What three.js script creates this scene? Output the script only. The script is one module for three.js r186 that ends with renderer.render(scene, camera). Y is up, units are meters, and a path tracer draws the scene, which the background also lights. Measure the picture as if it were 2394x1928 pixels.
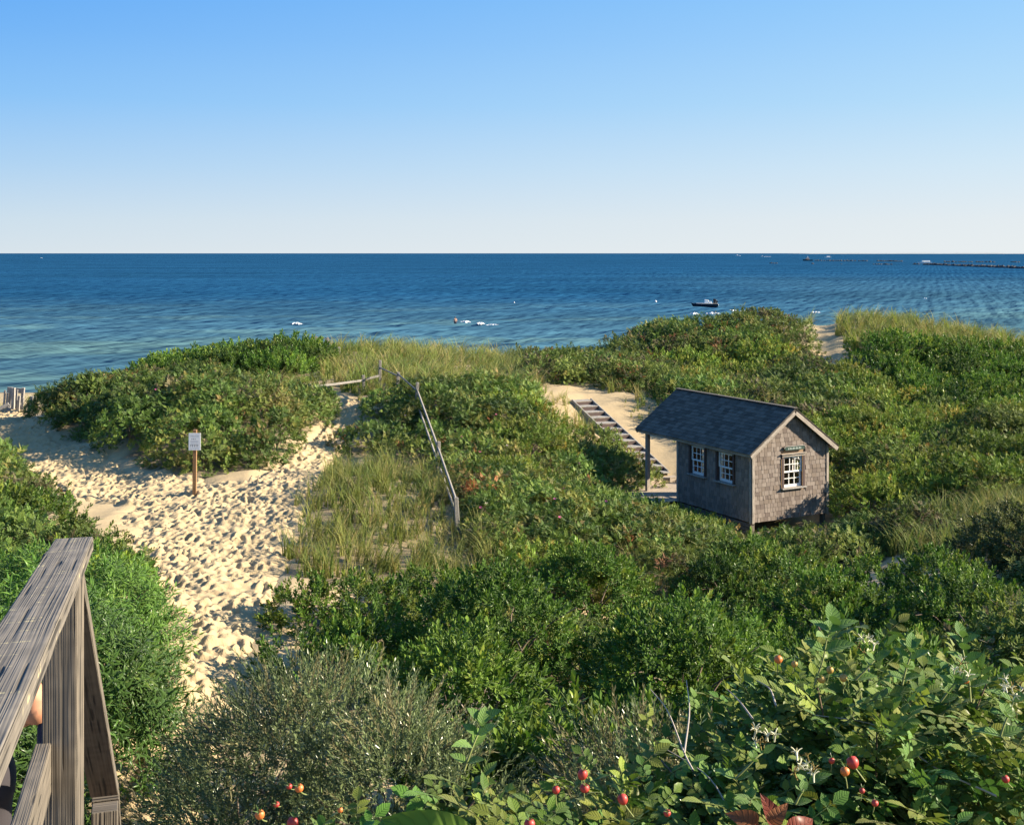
import * as THREE from 'three';
import { mergeGeometries, mergeVertices } from 'three/addons/utils/BufferGeometryUtils.js';
import { RoundedBoxGeometry } from 'three/addons/geometries/RoundedBoxGeometry.js';
import { MarchingCubes } from 'three/addons/objects/MarchingCubes.js';
import { createNoise2D, createNoise3D } from 'simplex-noise';

// ---------- camera, sky, sun, exposure ----------
const EXPOSURE = 2.75;
const F = 2800, PX = 1197, PY = 591, EYE = 11;          // focal length in photo pixels, principal point, eye height above the sea
const scene = new THREE.Scene();
const camera = new THREE.PerspectiveCamera(2 * Math.atan(964 / F) * 180 / Math.PI, 2394 / 1928, 0.1, 60000);
camera.position.set(0, EYE, 0);
camera.lookAt(0, EYE, -10);
camera.setViewOffset(2394, 1928, 0, 964 - PY, 2394, 1928);  // a lens shifted down: the horizon sits high in the frame
camera.updateProjectionMatrix();
const renderer = new THREE.WebGLRenderer({ antialias: true });
renderer.toneMapping = THREE.LinearToneMapping;
renderer.toneMappingExposure = EXPOSURE;
renderer.shadowMap.enabled = true;

const SUN_EL = 24 * Math.PI / 180, SUN_AZ = 89 * Math.PI / 180;   // azimuth clockwise from the view direction
const sunDir = new THREE.Vector3(Math.sin(SUN_AZ) * Math.cos(SUN_EL), Math.sin(SUN_EL), -Math.cos(SUN_AZ) * Math.cos(SUN_EL));
const sun = new THREE.DirectionalLight(new THREE.Color(1.0, 0.87, 0.67), 5.0);
sun.position.copy(sunDir).multiplyScalar(150).add(new THREE.Vector3(0, 4, -35));
sun.target.position.set(0, 4, -35);
sun.castShadow = true;
sun.shadow.camera.left = -70; sun.shadow.camera.right = 70; sun.shadow.camera.top = 60; sun.shadow.camera.bottom = -60;
sun.shadow.camera.near = 1; sun.shadow.camera.far = 400;
sun.shadow.mapSize.set(4096, 4096);
scene.add(sun, sun.target);

{ // clear-sky gradient, lighter towards the sun
  const Wd = 1024, Hd = 1400, data = new Float32Array(Wd * Hd * 4);
  const lin = (c) => Math.pow(Math.max(c, 0) / 255, 2.2);
  const L = [[0, 214, 226, 234], [1.5, 203, 222, 236], [4, 172, 209, 242], [7, 136, 193, 247], [10, 113, 178, 246], [12.5, 97, 168, 245], [20, 88, 152, 232], [40, 90, 146, 216], [90, 92, 142, 205]];
  const R = [[0, 231, 237, 239], [1.5, 226, 235, 240], [4, 207, 230, 246], [7, 178, 219, 250], [10, 158, 208, 252], [12.5, 142, 200, 252], [20, 118, 180, 243], [40, 102, 157, 222], [90, 92, 142, 205]];
  const at = (T, e, c) => { let i = 0; while (i < T.length - 2 && e > T[i + 1][0]) i++; const t = Math.min(1, Math.max(0, (e - T[i][0]) / (T[i + 1][0] - T[i][0]))); return lin(T[i][c]) * (1 - t) + lin(T[i + 1][c]) * t; };
  for (let r = 0; r < Hd; r++) {
    const el = ((r + 0.5) / Hd - 0.5) * 180;
    for (let c = 0; c < Wd; c++) {
      const round = ((c + 0.5) / Wd - 0.5) * 2 * Math.PI, az = round + Math.PI / 2;  // az from -z, clockwise
      const k = Math.min(1.9, Math.max(-0.5, (Math.cos(az - SUN_AZ) + 0.42) / 0.78)), o = (r * Wd + c) * 4, e = Math.max(el, 0);
      for (let q = 0; q < 3; q++) {
        let v = at(L, e, q + 1) * (1 - k) + at(R, e, q + 1) * k;
        if (el < 0) v = at(L, 0, q + 1) * 0.55 + at(R, 0, q + 1) * 0.45;
        data[o + q] = Math.max(v, 0.004) / EXPOSURE;
      }
      data[o + 3] = 1;
    }
  }
  const t = new THREE.DataTexture(data, Wd, Hd, THREE.RGBAFormat, THREE.FloatType);
  t.mapping = THREE.EquirectangularReflectionMapping; t.magFilter = THREE.LinearFilter; t.minFilter = THREE.LinearFilter; t.needsUpdate = true;
  scene.background = t; scene.environment = t;
}

// ---------- helpers ----------
function mulberry(a) { return () => { a |= 0; a = (a + 0x6D2B79F5) | 0; let t = Math.imul(a ^ (a >>> 15), 1 | a); t = (t + Math.imul(t ^ (t >>> 7), 61 | t)) ^ t; return ((t ^ (t >>> 14)) >>> 0) / 4294967296; }; }
const n2 = createNoise2D(mulberry(11)), n3 = createNoise3D(mulberry(23));
const V = (x, y, z) => new THREE.Vector3(x, y, z);
const W = (px, py, d) => V((px - PX) * d / F, EYE - (py - PY) * d / F, -d);   // a point seen at photo pixel (px, py), d metres ahead
const sm = (a, b, x) => { const t = Math.min(1, Math.max(0, (x - a) / (b - a))); return t * t * (3 - 2 * t); };
const lerp = (a, b, t) => a + (b - a) * t;
const UPV = V(0, 1, 0);
const taken = new Map();
function numbered(name) { const n = taken.get(name) ?? 0; taken.set(name, n + 1); return n ? name + '_' + String(n).padStart(3, '0') : name; }
function tag(o, label, category, group) { o.userData.label = label; o.userData.category = category; if (group) o.userData.group = group; return o; }
function shadows(o) { o.castShadow = true; o.receiveShadow = true; return o; }
function thing(name, label, category, p = [0, 0, 0], turn = 0, group) {
  const o = new THREE.Group(); o.name = numbered(name); o.position.set(p[0] ?? p.x, p[1] ?? p.y, p[2] ?? p.z); o.rotation.y = turn; scene.add(o); return tag(o, label, category, group);
}
function part(name, geo, mat, parent, stuff) { const m = shadows(new THREE.Mesh(geo, mat)); m.name = name; parent.add(m); if (stuff) m.userData.kind = 'stuff'; return m; }
function struct(name, geo, mat) { const m = shadows(new THREE.Mesh(geo, mat)); m.name = numbered(name); m.userData.kind = 'structure'; scene.add(m); return m; }
function metreUV(g, du = 0, dv = 0) {   // uv in metres; u runs along local x
  const p = g.attributes.position, n = g.attributes.normal, uv = new Float32Array(p.count * 2);
  for (let i = 0; i < p.count; i++) {
    const ax = Math.abs(n.getX(i)), ay = Math.abs(n.getY(i)), az = Math.abs(n.getZ(i)); let u, v;
    if (ay >= ax && ay >= az) { u = p.getX(i); v = p.getZ(i); } else if (az >= ax) { u = p.getX(i); v = p.getY(i) + 0.37; } else { u = p.getZ(i) * 0.25; v = p.getY(i); }
    uv[i * 2] = u + du; uv[i * 2 + 1] = v + dv;
  }
  g.setAttribute('uv', new THREE.BufferAttribute(uv, 2)); return g;
}
function boxAt(w, h, d, x, y, z, du = 0) { const g = metreUV(new THREE.BoxGeometry(w, h, d), du, du * 0.7); g.translate(x, y, z); return g; }
// a board whose long axis (local x) runs from a to b; w across, t thick, "up" tells where its flat side looks
function boardGeo(a, b, w, t, up = UPV, round = 0.003, du = 0) {
  const L = a.distanceTo(b), g0 = round > 0 ? new RoundedBoxGeometry(L, t, w, 2, round) : new THREE.BoxGeometry(L, t, w);
  const g = metreUV(g0, du, du * 0.61), x = b.clone().sub(a).normalize(), z = x.clone().cross(up).normalize(), y = z.clone().cross(x).normalize();
  g.applyMatrix4(new THREE.Matrix4().makeBasis(x, y, z).setPosition(a.clone().add(b).multiplyScalar(0.5))); return g;
}
function tubeGeo(points, r0, r1, radial = 6, seg = 0) {   // a tapered tube through points
  const curve = new THREE.CatmullRomCurve3(points), n = seg || points.length * 3, g = new THREE.TubeGeometry(curve, n, 1, radial, false), p = g.attributes.position, row = radial + 1;
  for (let i = 0; i <= n; i++) { const c = curve.getPointAt(i / n), r = lerp(r0, r1, i / n); for (let k = 0; k < row; k++) { const j = i * row + k; p.setXYZ(j, c.x + (p.getX(j) - c.x) * r, c.y + (p.getY(j) - c.y) * r, c.z + (p.getZ(j) - c.z) * r); } }
  g.computeVertexNormals(); return g;
}
function polyHas(poly, x, y) { let c = false; for (let i = 0, j = poly.length - 1; i < poly.length; j = i++) { const [xi, yi] = poly[i], [xj, yj] = poly[j]; if ((yi > y) !== (yj > y) && x < (xj - xi) * (y - yi) / (yj - yi) + xi) c = !c; } return c; }
const bounds = (poly) => poly.reduce((b, [x, y]) => [Math.min(b[0], x), Math.min(b[1], y), Math.max(b[2], x), Math.max(b[3], y)], [1e9, 1e9, -1e9, -1e9]);

// tiling value noise for textures
function tileNoise(sx, sy, seed) {
  const r = mulberry(seed), g = new Float32Array(sx * sy); for (let i = 0; i < g.length; i++) g[i] = r();
  return (u, v) => { const x = ((u % 1) + 1) % 1 * sx, y = ((v % 1) + 1) % 1 * sy, x0 = Math.floor(x), y0 = Math.floor(y), fx = x - x0, fy = y - y0, a = fx * fx * (3 - 2 * fx), b = fy * fy * (3 - 2 * fy), x1 = (x0 + 1) % sx, y1 = (y0 + 1) % sy, X = x0 % sx, Y = y0 % sy;
    return lerp(lerp(g[Y * sx + X], g[Y * sx + x1], a), lerp(g[y1 * sx + X], g[y1 * sx + x1], a), b); };
}
function texture(w, h, f, srgb = false, rep = [1, 1]) {
  const data = new Uint8Array(w * h * 4);
  for (let y = 0; y < h; y++) for (let x = 0; x < w; x++) { const c = f((x + 0.5) / w, (y + 0.5) / h), o = (y * w + x) * 4; for (let k = 0; k < 3; k++) { let v = typeof c === 'number' ? c : c[k]; if (srgb) v = Math.pow(Math.max(v, 0), 1 / 2.2); data[o + k] = Math.max(0, Math.min(255, v * 255)); } data[o + 3] = 255; }
  const t = new THREE.DataTexture(data, w, h, THREE.RGBAFormat); t.wrapS = t.wrapT = THREE.RepeatWrapping; t.magFilter = THREE.LinearFilter; t.minFilter = THREE.LinearMipmapLinearFilter; t.generateMipmaps = true; if (srgb) t.colorSpace = THREE.SRGBColorSpace; t.repeat.set(...rep); t.needsUpdate = true; return t;
}
const rgb = (r, g, b) => new THREE.Color().setRGB(r, g, b);

// ---------- terrain: a thin-plate surface through surveyed points (x, distance ahead, height) ----------
const SURVEY = [
  // sand hollow and path
  [-2.7, 9, 4.85], [-4.3, 14.5, 4.6], [-4.9, 17.7, 4.6], [-5.3, 20.9, 4.6], [-6.5, 25, 4.6], [-7.6, 29.3, 4.65], [-8.2, 32.2, 4.75], [-4.7, 29.5, 4.75],
  [-11, 34.6, 4.7], [-14, 39, 4.72], [-18.3, 45, 4.7], [-20.2, 47.5, 4.74], [-24, 50, 4.2], [-6.4, 35.3, 4.65], [-5.8, 40, 4.75], [-6.1, 45, 5.35],
  // rose mound beside the path and the one behind it
  [-12.3, 39.4, 5.75], [-9, 39, 5.75], [-7.6, 39, 5.4], [-15.2, 42, 5.45], [-11, 37, 5.45], [-8.6, 36, 5.3], [-13, 46, 5.4], [-8.6, 46, 5.6], [-12.4, 52, 5.75], [-9, 53, 5.75], [-13.6, 38.0, 5.0], [-14, 61, 4.4], [-22, 58, 2.6],
  // grassy crest in the middle and its seaward fall
  [-7.6, 58, 6.25], [-4.1, 58, 5.95], [0, 58, 5.55], [-5.4, 48, 5.7], [-3.3, 41.5, 5.2], [-2.1, 34, 4.45], [-1.2, 28, 4.25], [-0.8, 50, 5.5], [1.7, 47, 5.3], [2.7, 48, 5.02], [4.6, 49, 5.15], [1.8, 38.2, 3.95], [0.6, 31.5, 4.1], [2.8, 30, 3.7], [-3.6, 31, 4.95], [-4.6, 33, 4.85], [0.3, 42, 5.0],
  // hollow of the cabin
  [7, 35, 2.45], [5.3, 38.4, 2.6], [4.3, 40, 2.9], [8.3, 37.5, 2.5], [9.6, 36.4, 2.5], [5.0, 42, 3.0], [4.4, 43.7, 3.5], [3.8, 45, 4.0], [3.2, 46.4, 4.45], [3.3, 40.4, 3.1], [3.4, 37, 2.85], [6, 33, 2.55], [9, 33, 2.55], [8, 43, 3.7], [11, 41, 3.6],
  // slopes to the east
  [10.6, 37, 3.0], [12, 33, 3.6], [11, 28, 3.9], [15.8, 37, 3.6], [9.9, 55, 4.5], [6.1, 56, 5.0], [12.9, 48, 4.3], [13.9, 43, 3.9], [2.9, 60, 5.0], [6.7, 62, 5.75], [11.9, 66, 6.75], [16.6, 66, 7.0], [20.7, 68, 7.05], [24.4, 68, 6.4], [29, 68, 5.5], [38, 68, 4.4],
  [15.1, 57.5, 5.5], [14.9, 53, 5.1], [17.8, 51, 4.3], [20, 49, 4.1], [18.4, 43, 4.3], [26, 54, 4.4], [30, 45, 4.4], [24, 36, 4.0], [22, 26, 4.8],
  // bluff under the viewer
  [0, -6, 9.6], [8, -6, 9.6], [-8, -6, 9.6], [0, 0, 9.2], [0, 3, 8.6], [3, 3, 8.7], [0.5, 6, 7.2], [3, 6, 7.5], [6, 8, 7.1], [-1, 10, 5.5], [2, 11, 5.45], [5, 12, 5.45], [8, 14, 5.25], [0, 16, 4.2], [4, 18, 3.95], [8, 20, 3.8], [-0.4, 22, 3.75], [-2.2, 23, 4.1], [4, 25, 3.1], [8, 26, 3.2], [12, 22, 4.3], [14, 10, 7.2],
  [-2.4, 5.5, 7.0], [-4, 5, 7.5], [-6, 8, 6.5], [-6, 12, 5.9], [-7.4, 16, 5.3], [-9, 20, 5.2], [-10.6, 24, 5.0], [-13.4, 28, 5.05], [-17, 33, 4.95], [-21, 39, 4.9], [-26, 34, 5.3], [-16, 14, 6.6], [-30, 20, 6.4],
  // beach
  ...[-70, -48, -30, -15, 0, 15, 30, 48, 70].flatMap((x) => [[x, 82, 1.15], [x, 94, 0.0], [x, 112, -1.6]]),
];
const tps = (() => {
  const n = SURVEY.length, N = n + 3, A = Array.from({ length: N }, () => new Float64Array(N + 1)), U = (r2) => (r2 < 1e-9 ? 0 : 0.5 * r2 * Math.log(r2));
  for (let i = 0; i < n; i++) { const [x, d, y] = SURVEY[i]; for (let j = 0; j < n; j++) A[i][j] = U((x - SURVEY[j][0]) ** 2 + (d - SURVEY[j][1]) ** 2) + (i === j ? 0.8 : 0); A[i][n] = A[n][i] = 1; A[i][n + 1] = A[n + 1][i] = x; A[i][n + 2] = A[n + 2][i] = d; A[i][N] = y; }
  for (let c = 0; c < N; c++) { let p = c; for (let r = c + 1; r < N; r++) if (Math.abs(A[r][c]) > Math.abs(A[p][c])) p = r; const t = A[c]; A[c] = A[p]; A[p] = t; for (let r = c + 1; r < N; r++) { const f = A[r][c] / A[c][c]; if (f) for (let k = c; k <= N; k++) A[r][k] -= f * A[c][k]; } }
  const w = new Float64Array(N); for (let r = N - 1; r >= 0; r--) { let s = A[r][N]; for (let k = r + 1; k < N; k++) s -= A[r][k] * w[k]; w[r] = s / A[r][r]; }
  return (x, d) => { let s = w[n] + w[n + 1] * x + w[n + 2] * d; for (let j = 0; j < n; j++) s += w[j] * U((x - SURVEY[j][0]) ** 2 + (d - SURVEY[j][1]) ** 2); return s; };
})();
const GX0 = -75, GX1 = 75, GD0 = -14, GD1 = 114, GS = 0.5, GNX = (GX1 - GX0) / GS + 1, GND = (GD1 - GD0) / GS + 1;
const gridH = new Float32Array(GNX * GND);
for (let j = 0; j < GND; j++) for (let i = 0; i < GNX; i++) {
  const x = GX0 + i * GS, d = GD0 + j * GS; let y = Math.min(9.7, tps(x, d));
  gridH[j * GNX + i] = d > 76 ? Math.min(y, lerp(2.6, -1.7, sm(76, 113, d))) : y;
}
function hBase(x, d) {
  const u = Math.min(GNX - 1.001, Math.max(0, (x - GX0) / GS)), v = Math.min(GND - 1.001, Math.max(0, (d - GD0) / GS)), i = Math.floor(u), j = Math.floor(v), a = u - i, b = v - j, o = j * GNX + i;
  return lerp(lerp(gridH[o], gridH[o + 1], a), lerp(gridH[o + GNX], gridH[o + GNX + 1], a), b);
}
const rough = (x, d) => 0.07 * n2(x * 0.55, d * 0.55) + 0.035 * n2(x * 1.9 + 7, d * 1.9) + 0.022 * n2(x * 4.7, d * 4.7 + 3);
const H = (x, d) => hBase(x, d) + rough(x, d) * (1 - sm(80, 95, d) * 0.6);

// trodden paths: polylines of (x, d, half width)
const PATHS = [
  [[-2.7, 8.6, 0.7], [-3.7, 12.5, 0.45], [-4.35, 15.5, 0.5], [-4.85, 17.9, 0.7], [-5.3, 20.9, 1.05], [-6.2, 25, 1.7], [-7.0, 28.5, 2.35], [-7.6, 30.6, 2.3]],
  [[-7.6, 30.6, 2.2], [-11.8, 33.2, 1.5], [-16, 38.8, 1.4], [-19.6, 45, 1.4], [-21.5, 48.4, 1.6]],
  [[-6.3, 31, 1.4], [-6.1, 35.5, 0.7], [-5.9, 40, 0.55], [-6.1, 45, 0.5]],
];
function pathMask(x, d) {
  let best = -9;
  for (const P of PATHS) for (let i = 0; i < P.length - 1; i++) {
    const [ax, ad, aw] = P[i], [bx, bd, bw] = P[i + 1], ex = bx - ax, ed = bd - ad, t = Math.min(1, Math.max(0, ((x - ax) * ex + (d - ad) * ed) / (ex * ex + ed * ed)));
    best = Math.max(best, 1 - Math.hypot(x - ax - ex * t, d - ad - ed * t) / lerp(aw, bw, t));
  }
  return best + 0.12 * n2(x * 0.9, d * 0.9 + 40);
}
function lineDist(lines, x, d) { let best = 1e9; for (const P of lines) for (let i = 0; i < P.length - 1; i++) { const [ax, ad, aw] = P[i], [bx, bd, bw] = P[i + 1], ex = bx - ax, ed = bd - ad, t = Math.min(1, Math.max(0, ((x - ax) * ex + (d - ad) * ed) / (ex * ex + ed * ed))); best = Math.min(best, Math.hypot(x - ax - ex * t, d - ad - ed * t) - lerp(aw, bw, t)); } return best; }

// ---------- planting plan: outlines in (x, distance ahead) ----------
const ZONES = {
  rose_mound: [[-17.4, 43], [-15.8, 41.4], [-13.4, 38], [-11, 35], [-8.8, 33.4], [-7.3, 33.9], [-7.0, 38], [-6.9, 41], [-7.4, 43.8], [-10, 44.6], [-14, 45], [-17.2, 45]],
  back_mound: [[-15.6, 50.5], [-13, 49.4], [-9.6, 50], [-8.8, 53], [-10.4, 56], [-15, 56]],
  middle_slope: [[-4.9, 44.2], [-3, 44.6], [-0.5, 45.2], [1.2, 43.6], [2.6, 41], [2.5, 38.5], [2.0, 36], [3.6, 33.6], [4.8, 32], [3.4, 30], [0.6, 30], [-0.4, 31.5], [-1.8, 34], [-3.8, 37.2], [-5.0, 38], [-5.1, 41]],
  thicket: [[-3.9, 22.2], [-2.8, 23.6], [-1, 24.2], [1.2, 24.8], [4, 26.2], [6, 28], [8.8, 27], [11.4, 24], [12, 19], [8.4, 12.6], [4.6, 10.4], [1.6, 10.6], [0.6, 12], [-0.8, 14], [-2.0, 17], [-3.2, 20]],
  lance: [[-6.2, 7.4], [-4.2, 9], [-4.5, 12.6], [-5.2, 15.6], [-6.2, 17.6], [-9.8, 16.4], [-9.8, 9]],
  west_bank: [[-6.4, 18.6], [-8.0, 22.6], [-9.6, 26], [-11.6, 29.4], [-14.2, 32.8], [-17.4, 36.4], [-21, 41], [-25, 42], [-22, 30], [-14, 20], [-9, 17.6]],
  hill_front: [[1.6, 51.5], [4.6, 52], [7.4, 47.5], [10.6, 43.8], [12.2, 44.6], [13.6, 50], [13.9, 56], [14.6, 61.5], [13.4, 67], [9, 67], [5.6, 62.5], [1.4, 59.5]],
  east_mound: [[17.0, 55], [17.4, 48.4], [19.4, 45.4], [25, 45], [28, 50], [26, 58], [19, 58.5]],
  east_slope: [[8.6, 40.2], [11, 43.4], [12.8, 44.4], [17.4, 44], [20, 42], [18, 37.6], [13.4, 35.4], [10.6, 35.6]],
  lower_slope: [[-1.2, 32.5], [0.2, 29.8], [3.2, 29.8], [4.8, 31.4], [7.2, 29.6], [6, 28], [3.6, 26.8], [0.6, 26], [-0.8, 28.6]],
  near_thicket: [[0.3, 8.6], [1.6, 7.6], [4.5, 7.8], [7, 9.6], [7.6, 12], [4.6, 10], [1.6, 10.2], [0.5, 10.4]],
  cabin_front: [[7.2, 32.8], [10.4, 34.2], [11, 31.6], [8.2, 30.2]],
  hollow: [[2.5, 38.4], [3.9, 38.2], [4.4, 40.4], [3.9, 42.2], [2.6, 42.6]],
  track_foot: [[12.4, 44.6], [14, 49.5], [14.7, 53.5], [16.4, 54.2], [17.4, 47.5], [16, 44.4]],
  cabin_side: [[3.7, 35.6], [5.4, 35.4], [6.3, 33.2], [5.6, 31.2], [4.4, 32.2]],
  east_low: [[11.2, 26.6], [14.6, 27.4], [16.4, 23], [15, 17.6], [12.3, 19.5]],
};
const GRASS = {
  path_side: { poly: [[-5.6, 33.4], [-4.8, 35.4], [-3.6, 35.2], [-2.0, 33.2], [-0.4, 30.8], [1.0, 28.6], [0.6, 25.4], [-2.4, 24.0], [-4.6, 24], [-5.0, 27], [-5.2, 29.4]], per: 30, h: 0.68, thick: true, label: 'tall green beach grass on the low rise between the sand path and the fence' },
  crest: { poly: [[-8.2, 46.5], [-6.9, 47.5], [-5.6, 45], [-2, 46], [1, 46.6], [1.2, 50.4], [1.4, 59.5], [-1, 62], [-9, 62], [-10, 57], [-8.4, 52]], per: 14, h: 0.85, label: 'olive beach grass over the sandy crest in front of the sea' },
  mound_back: { poly: [[-15.4, 46], [-8, 45.6], [-8, 48.6], [-15, 49]], per: 9, h: 0.75, label: 'pale beach grass strip behind the rose mound' },
  stair_side: { poly: [[0.2, 44.4], [2.4, 43.6], [3.4, 43.4], [3.2, 41.6], [4.0, 41.2], [3.0, 46.6], [1.6, 48.2], [0.6, 47]], per: 7, h: 0.6, label: 'beach grass and sprigs spilling beside the dune steps' },
  stair_back: { poly: [[4.8, 50.4], [6.8, 47.4], [8.8, 44.8], [7.2, 43.6], [5.8, 45], [4.3, 48]], per: 7, h: 0.38, label: 'sparse beach grass on the bare sand behind the cabin' },
  hill_edge: { poly: [[2.4, 50.2], [4.6, 50.6], [7.4, 46.6], [9.8, 43.6], [9.0, 43.2], [6.2, 47.4], [4.4, 49.6]], per: 12, h: 0.65, label: 'yellow green grass band along the foot of the shrub hill' },
  hill_top: { poly: [[17.2, 57.4], [24, 57.6], [31, 64], [34, 70], [28, 73], [16.6, 71.5], [16.9, 64]], per: 13, h: 0.9, label: 'pale windblown beach grass on the highest dune top' },
  hill_gap: { poly: [[10.6, 60.6], [14.2, 60.4], [14.6, 65], [11.4, 66]], per: 9, h: 0.8, label: 'pale beach grass beside the sandy gap in the far hill' },
  east_meadow: { poly: [[10.4, 35.6], [13.4, 35.4], [18, 37.4], [19, 32], [15.6, 26.8], [11.4, 25.8], [9.6, 29]], per: 26, h: 0.75, thick: true, label: 'tall yellow green grass meadow beside the cabin' },
  slope_foot: { poly: [[0.0, 30.2], [3.2, 30.4], [4.6, 32], [6.4, 30.6], [7.4, 28.2], [4.6, 26.4], [0.6, 25], [0.4, 28]], per: 30, h: 0.6, thick: true, label: 'dry tan and green grass between the thicket and the rose slope' },
  fence_back: { poly: [[-24, 49], [-19.6, 51.5], [-19.2, 55], [-25, 56]], per: 9, h: 0.7, label: 'beach grass beyond the broken board fence' },
  path_tufts: { poly: [[-10.9, 35.6], [-7.9, 33.9], [-6.9, 34.8], [-7.4, 36], [-10.6, 36.6]], per: 3.2, h: 0.6, label: 'grass tufts along the foot of the rose mound' },
};
const shrubZones = Object.values(ZONES), grassZones = Object.values(GRASS).map((g) => g.poly);
const HILLPATH = [[[18.2, 70, 0.7], [17.0, 65, 0.6], [15.7, 60.5, 0.5], [15.0, 56.6, 0.45], [15.9, 52.5, 0.4], [16.6, 50, 0.3]]];
function hillPath(x, d) { let best = -9; for (const P of HILLPATH) for (let i = 0; i < P.length - 1; i++) { const [ax, ad, aw] = P[i], [bx, bd, bw] = P[i + 1], ex = bx - ax, ed = bd - ad, t = Math.min(1, Math.max(0, ((x - ax) * ex + (d - ad) * ed) / (ex * ex + ed * ed))); best = Math.max(best, 1 - Math.hypot(x - ax - ex * t, d - ad - ed * t) / lerp(aw, bw, t)); } return best; }

// ---------- ground ----------
const sandN = [tileNoise(256, 256, 1), tileNoise(64, 64, 2), tileNoise(16, 16, 3)];
const sandBump = texture(512, 512, (u, v) => 0.5 * sandN[0](u, v) + 0.3 * sandN[1](u, v) + 0.2 * sandN[2](u, v), false);
const sandTone = texture(512, 512, (u, v) => { const k = 0.86 + 0.16 * sandN[0](u, v) * sandN[1](u, v) + 0.1 * sandN[2](u, v); return [k, k * 0.995, k * 0.98]; }, true);
const groundMat = new THREE.MeshStandardMaterial({ color: 0xffffff, vertexColors: true, roughness: 0.95, map: sandTone, bumpMap: sandBump, bumpScale: 0.012 });
const SAND = [0.445, 0.338, 0.195];
{
  const s = 0.32, nx = Math.round((GX1 - GX0) / s), nd = Math.round((GD1 - GD0) / s), pos = new Float32Array((nx + 1) * (nd + 1) * 3), col = new Float32Array(pos.length), uv = new Float32Array((nx + 1) * (nd + 1) * 2), idx = [];
  for (let j = 0; j <= nd; j++) for (let i = 0; i <= nx; i++) {
    const x = GX0 + (i / nx) * (GX1 - GX0), d = GD0 + (j / nd) * (GD1 - GD0), k = j * (nx + 1) + i, pm = d > 7 && d < 52 && x < 1 ? pathMask(x, d) : -9;
    let y = H(x, d) - (pm > 0.18 ? 0.22 : 0) - 0.12 * sm(-0.2, 0.5, hillPath(x, d));
    pos.set([x, y, -d], k * 3); uv.set([x / 2.3, d / 2.3], k * 2);
    // leaf litter lies under the shrubs, thinner under the grass; wet sand by the water
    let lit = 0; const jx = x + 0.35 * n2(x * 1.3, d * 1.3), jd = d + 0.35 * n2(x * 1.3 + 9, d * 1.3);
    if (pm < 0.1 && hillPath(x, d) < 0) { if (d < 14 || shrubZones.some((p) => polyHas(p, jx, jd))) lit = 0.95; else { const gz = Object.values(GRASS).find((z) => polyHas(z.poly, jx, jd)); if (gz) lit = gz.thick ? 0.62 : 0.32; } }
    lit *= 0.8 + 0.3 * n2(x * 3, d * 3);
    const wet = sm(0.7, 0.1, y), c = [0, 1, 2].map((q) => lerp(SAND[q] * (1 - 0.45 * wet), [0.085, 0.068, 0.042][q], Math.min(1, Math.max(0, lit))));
    col.set(c, k * 3);
    if (i < nx && j < nd) { const a = k, b = k + 1, e = k + nx + 1, f = e + 1; idx.push(a, b, f, a, f, e); }
  }
  const g = new THREE.BufferGeometry(); g.setAttribute('position', new THREE.BufferAttribute(pos, 3)); g.setAttribute('color', new THREE.BufferAttribute(col, 3)); g.setAttribute('uv', new THREE.BufferAttribute(uv, 2)); g.setIndex(idx); g.computeVertexNormals();
  struct('ground', g, groundMat);
}
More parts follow.
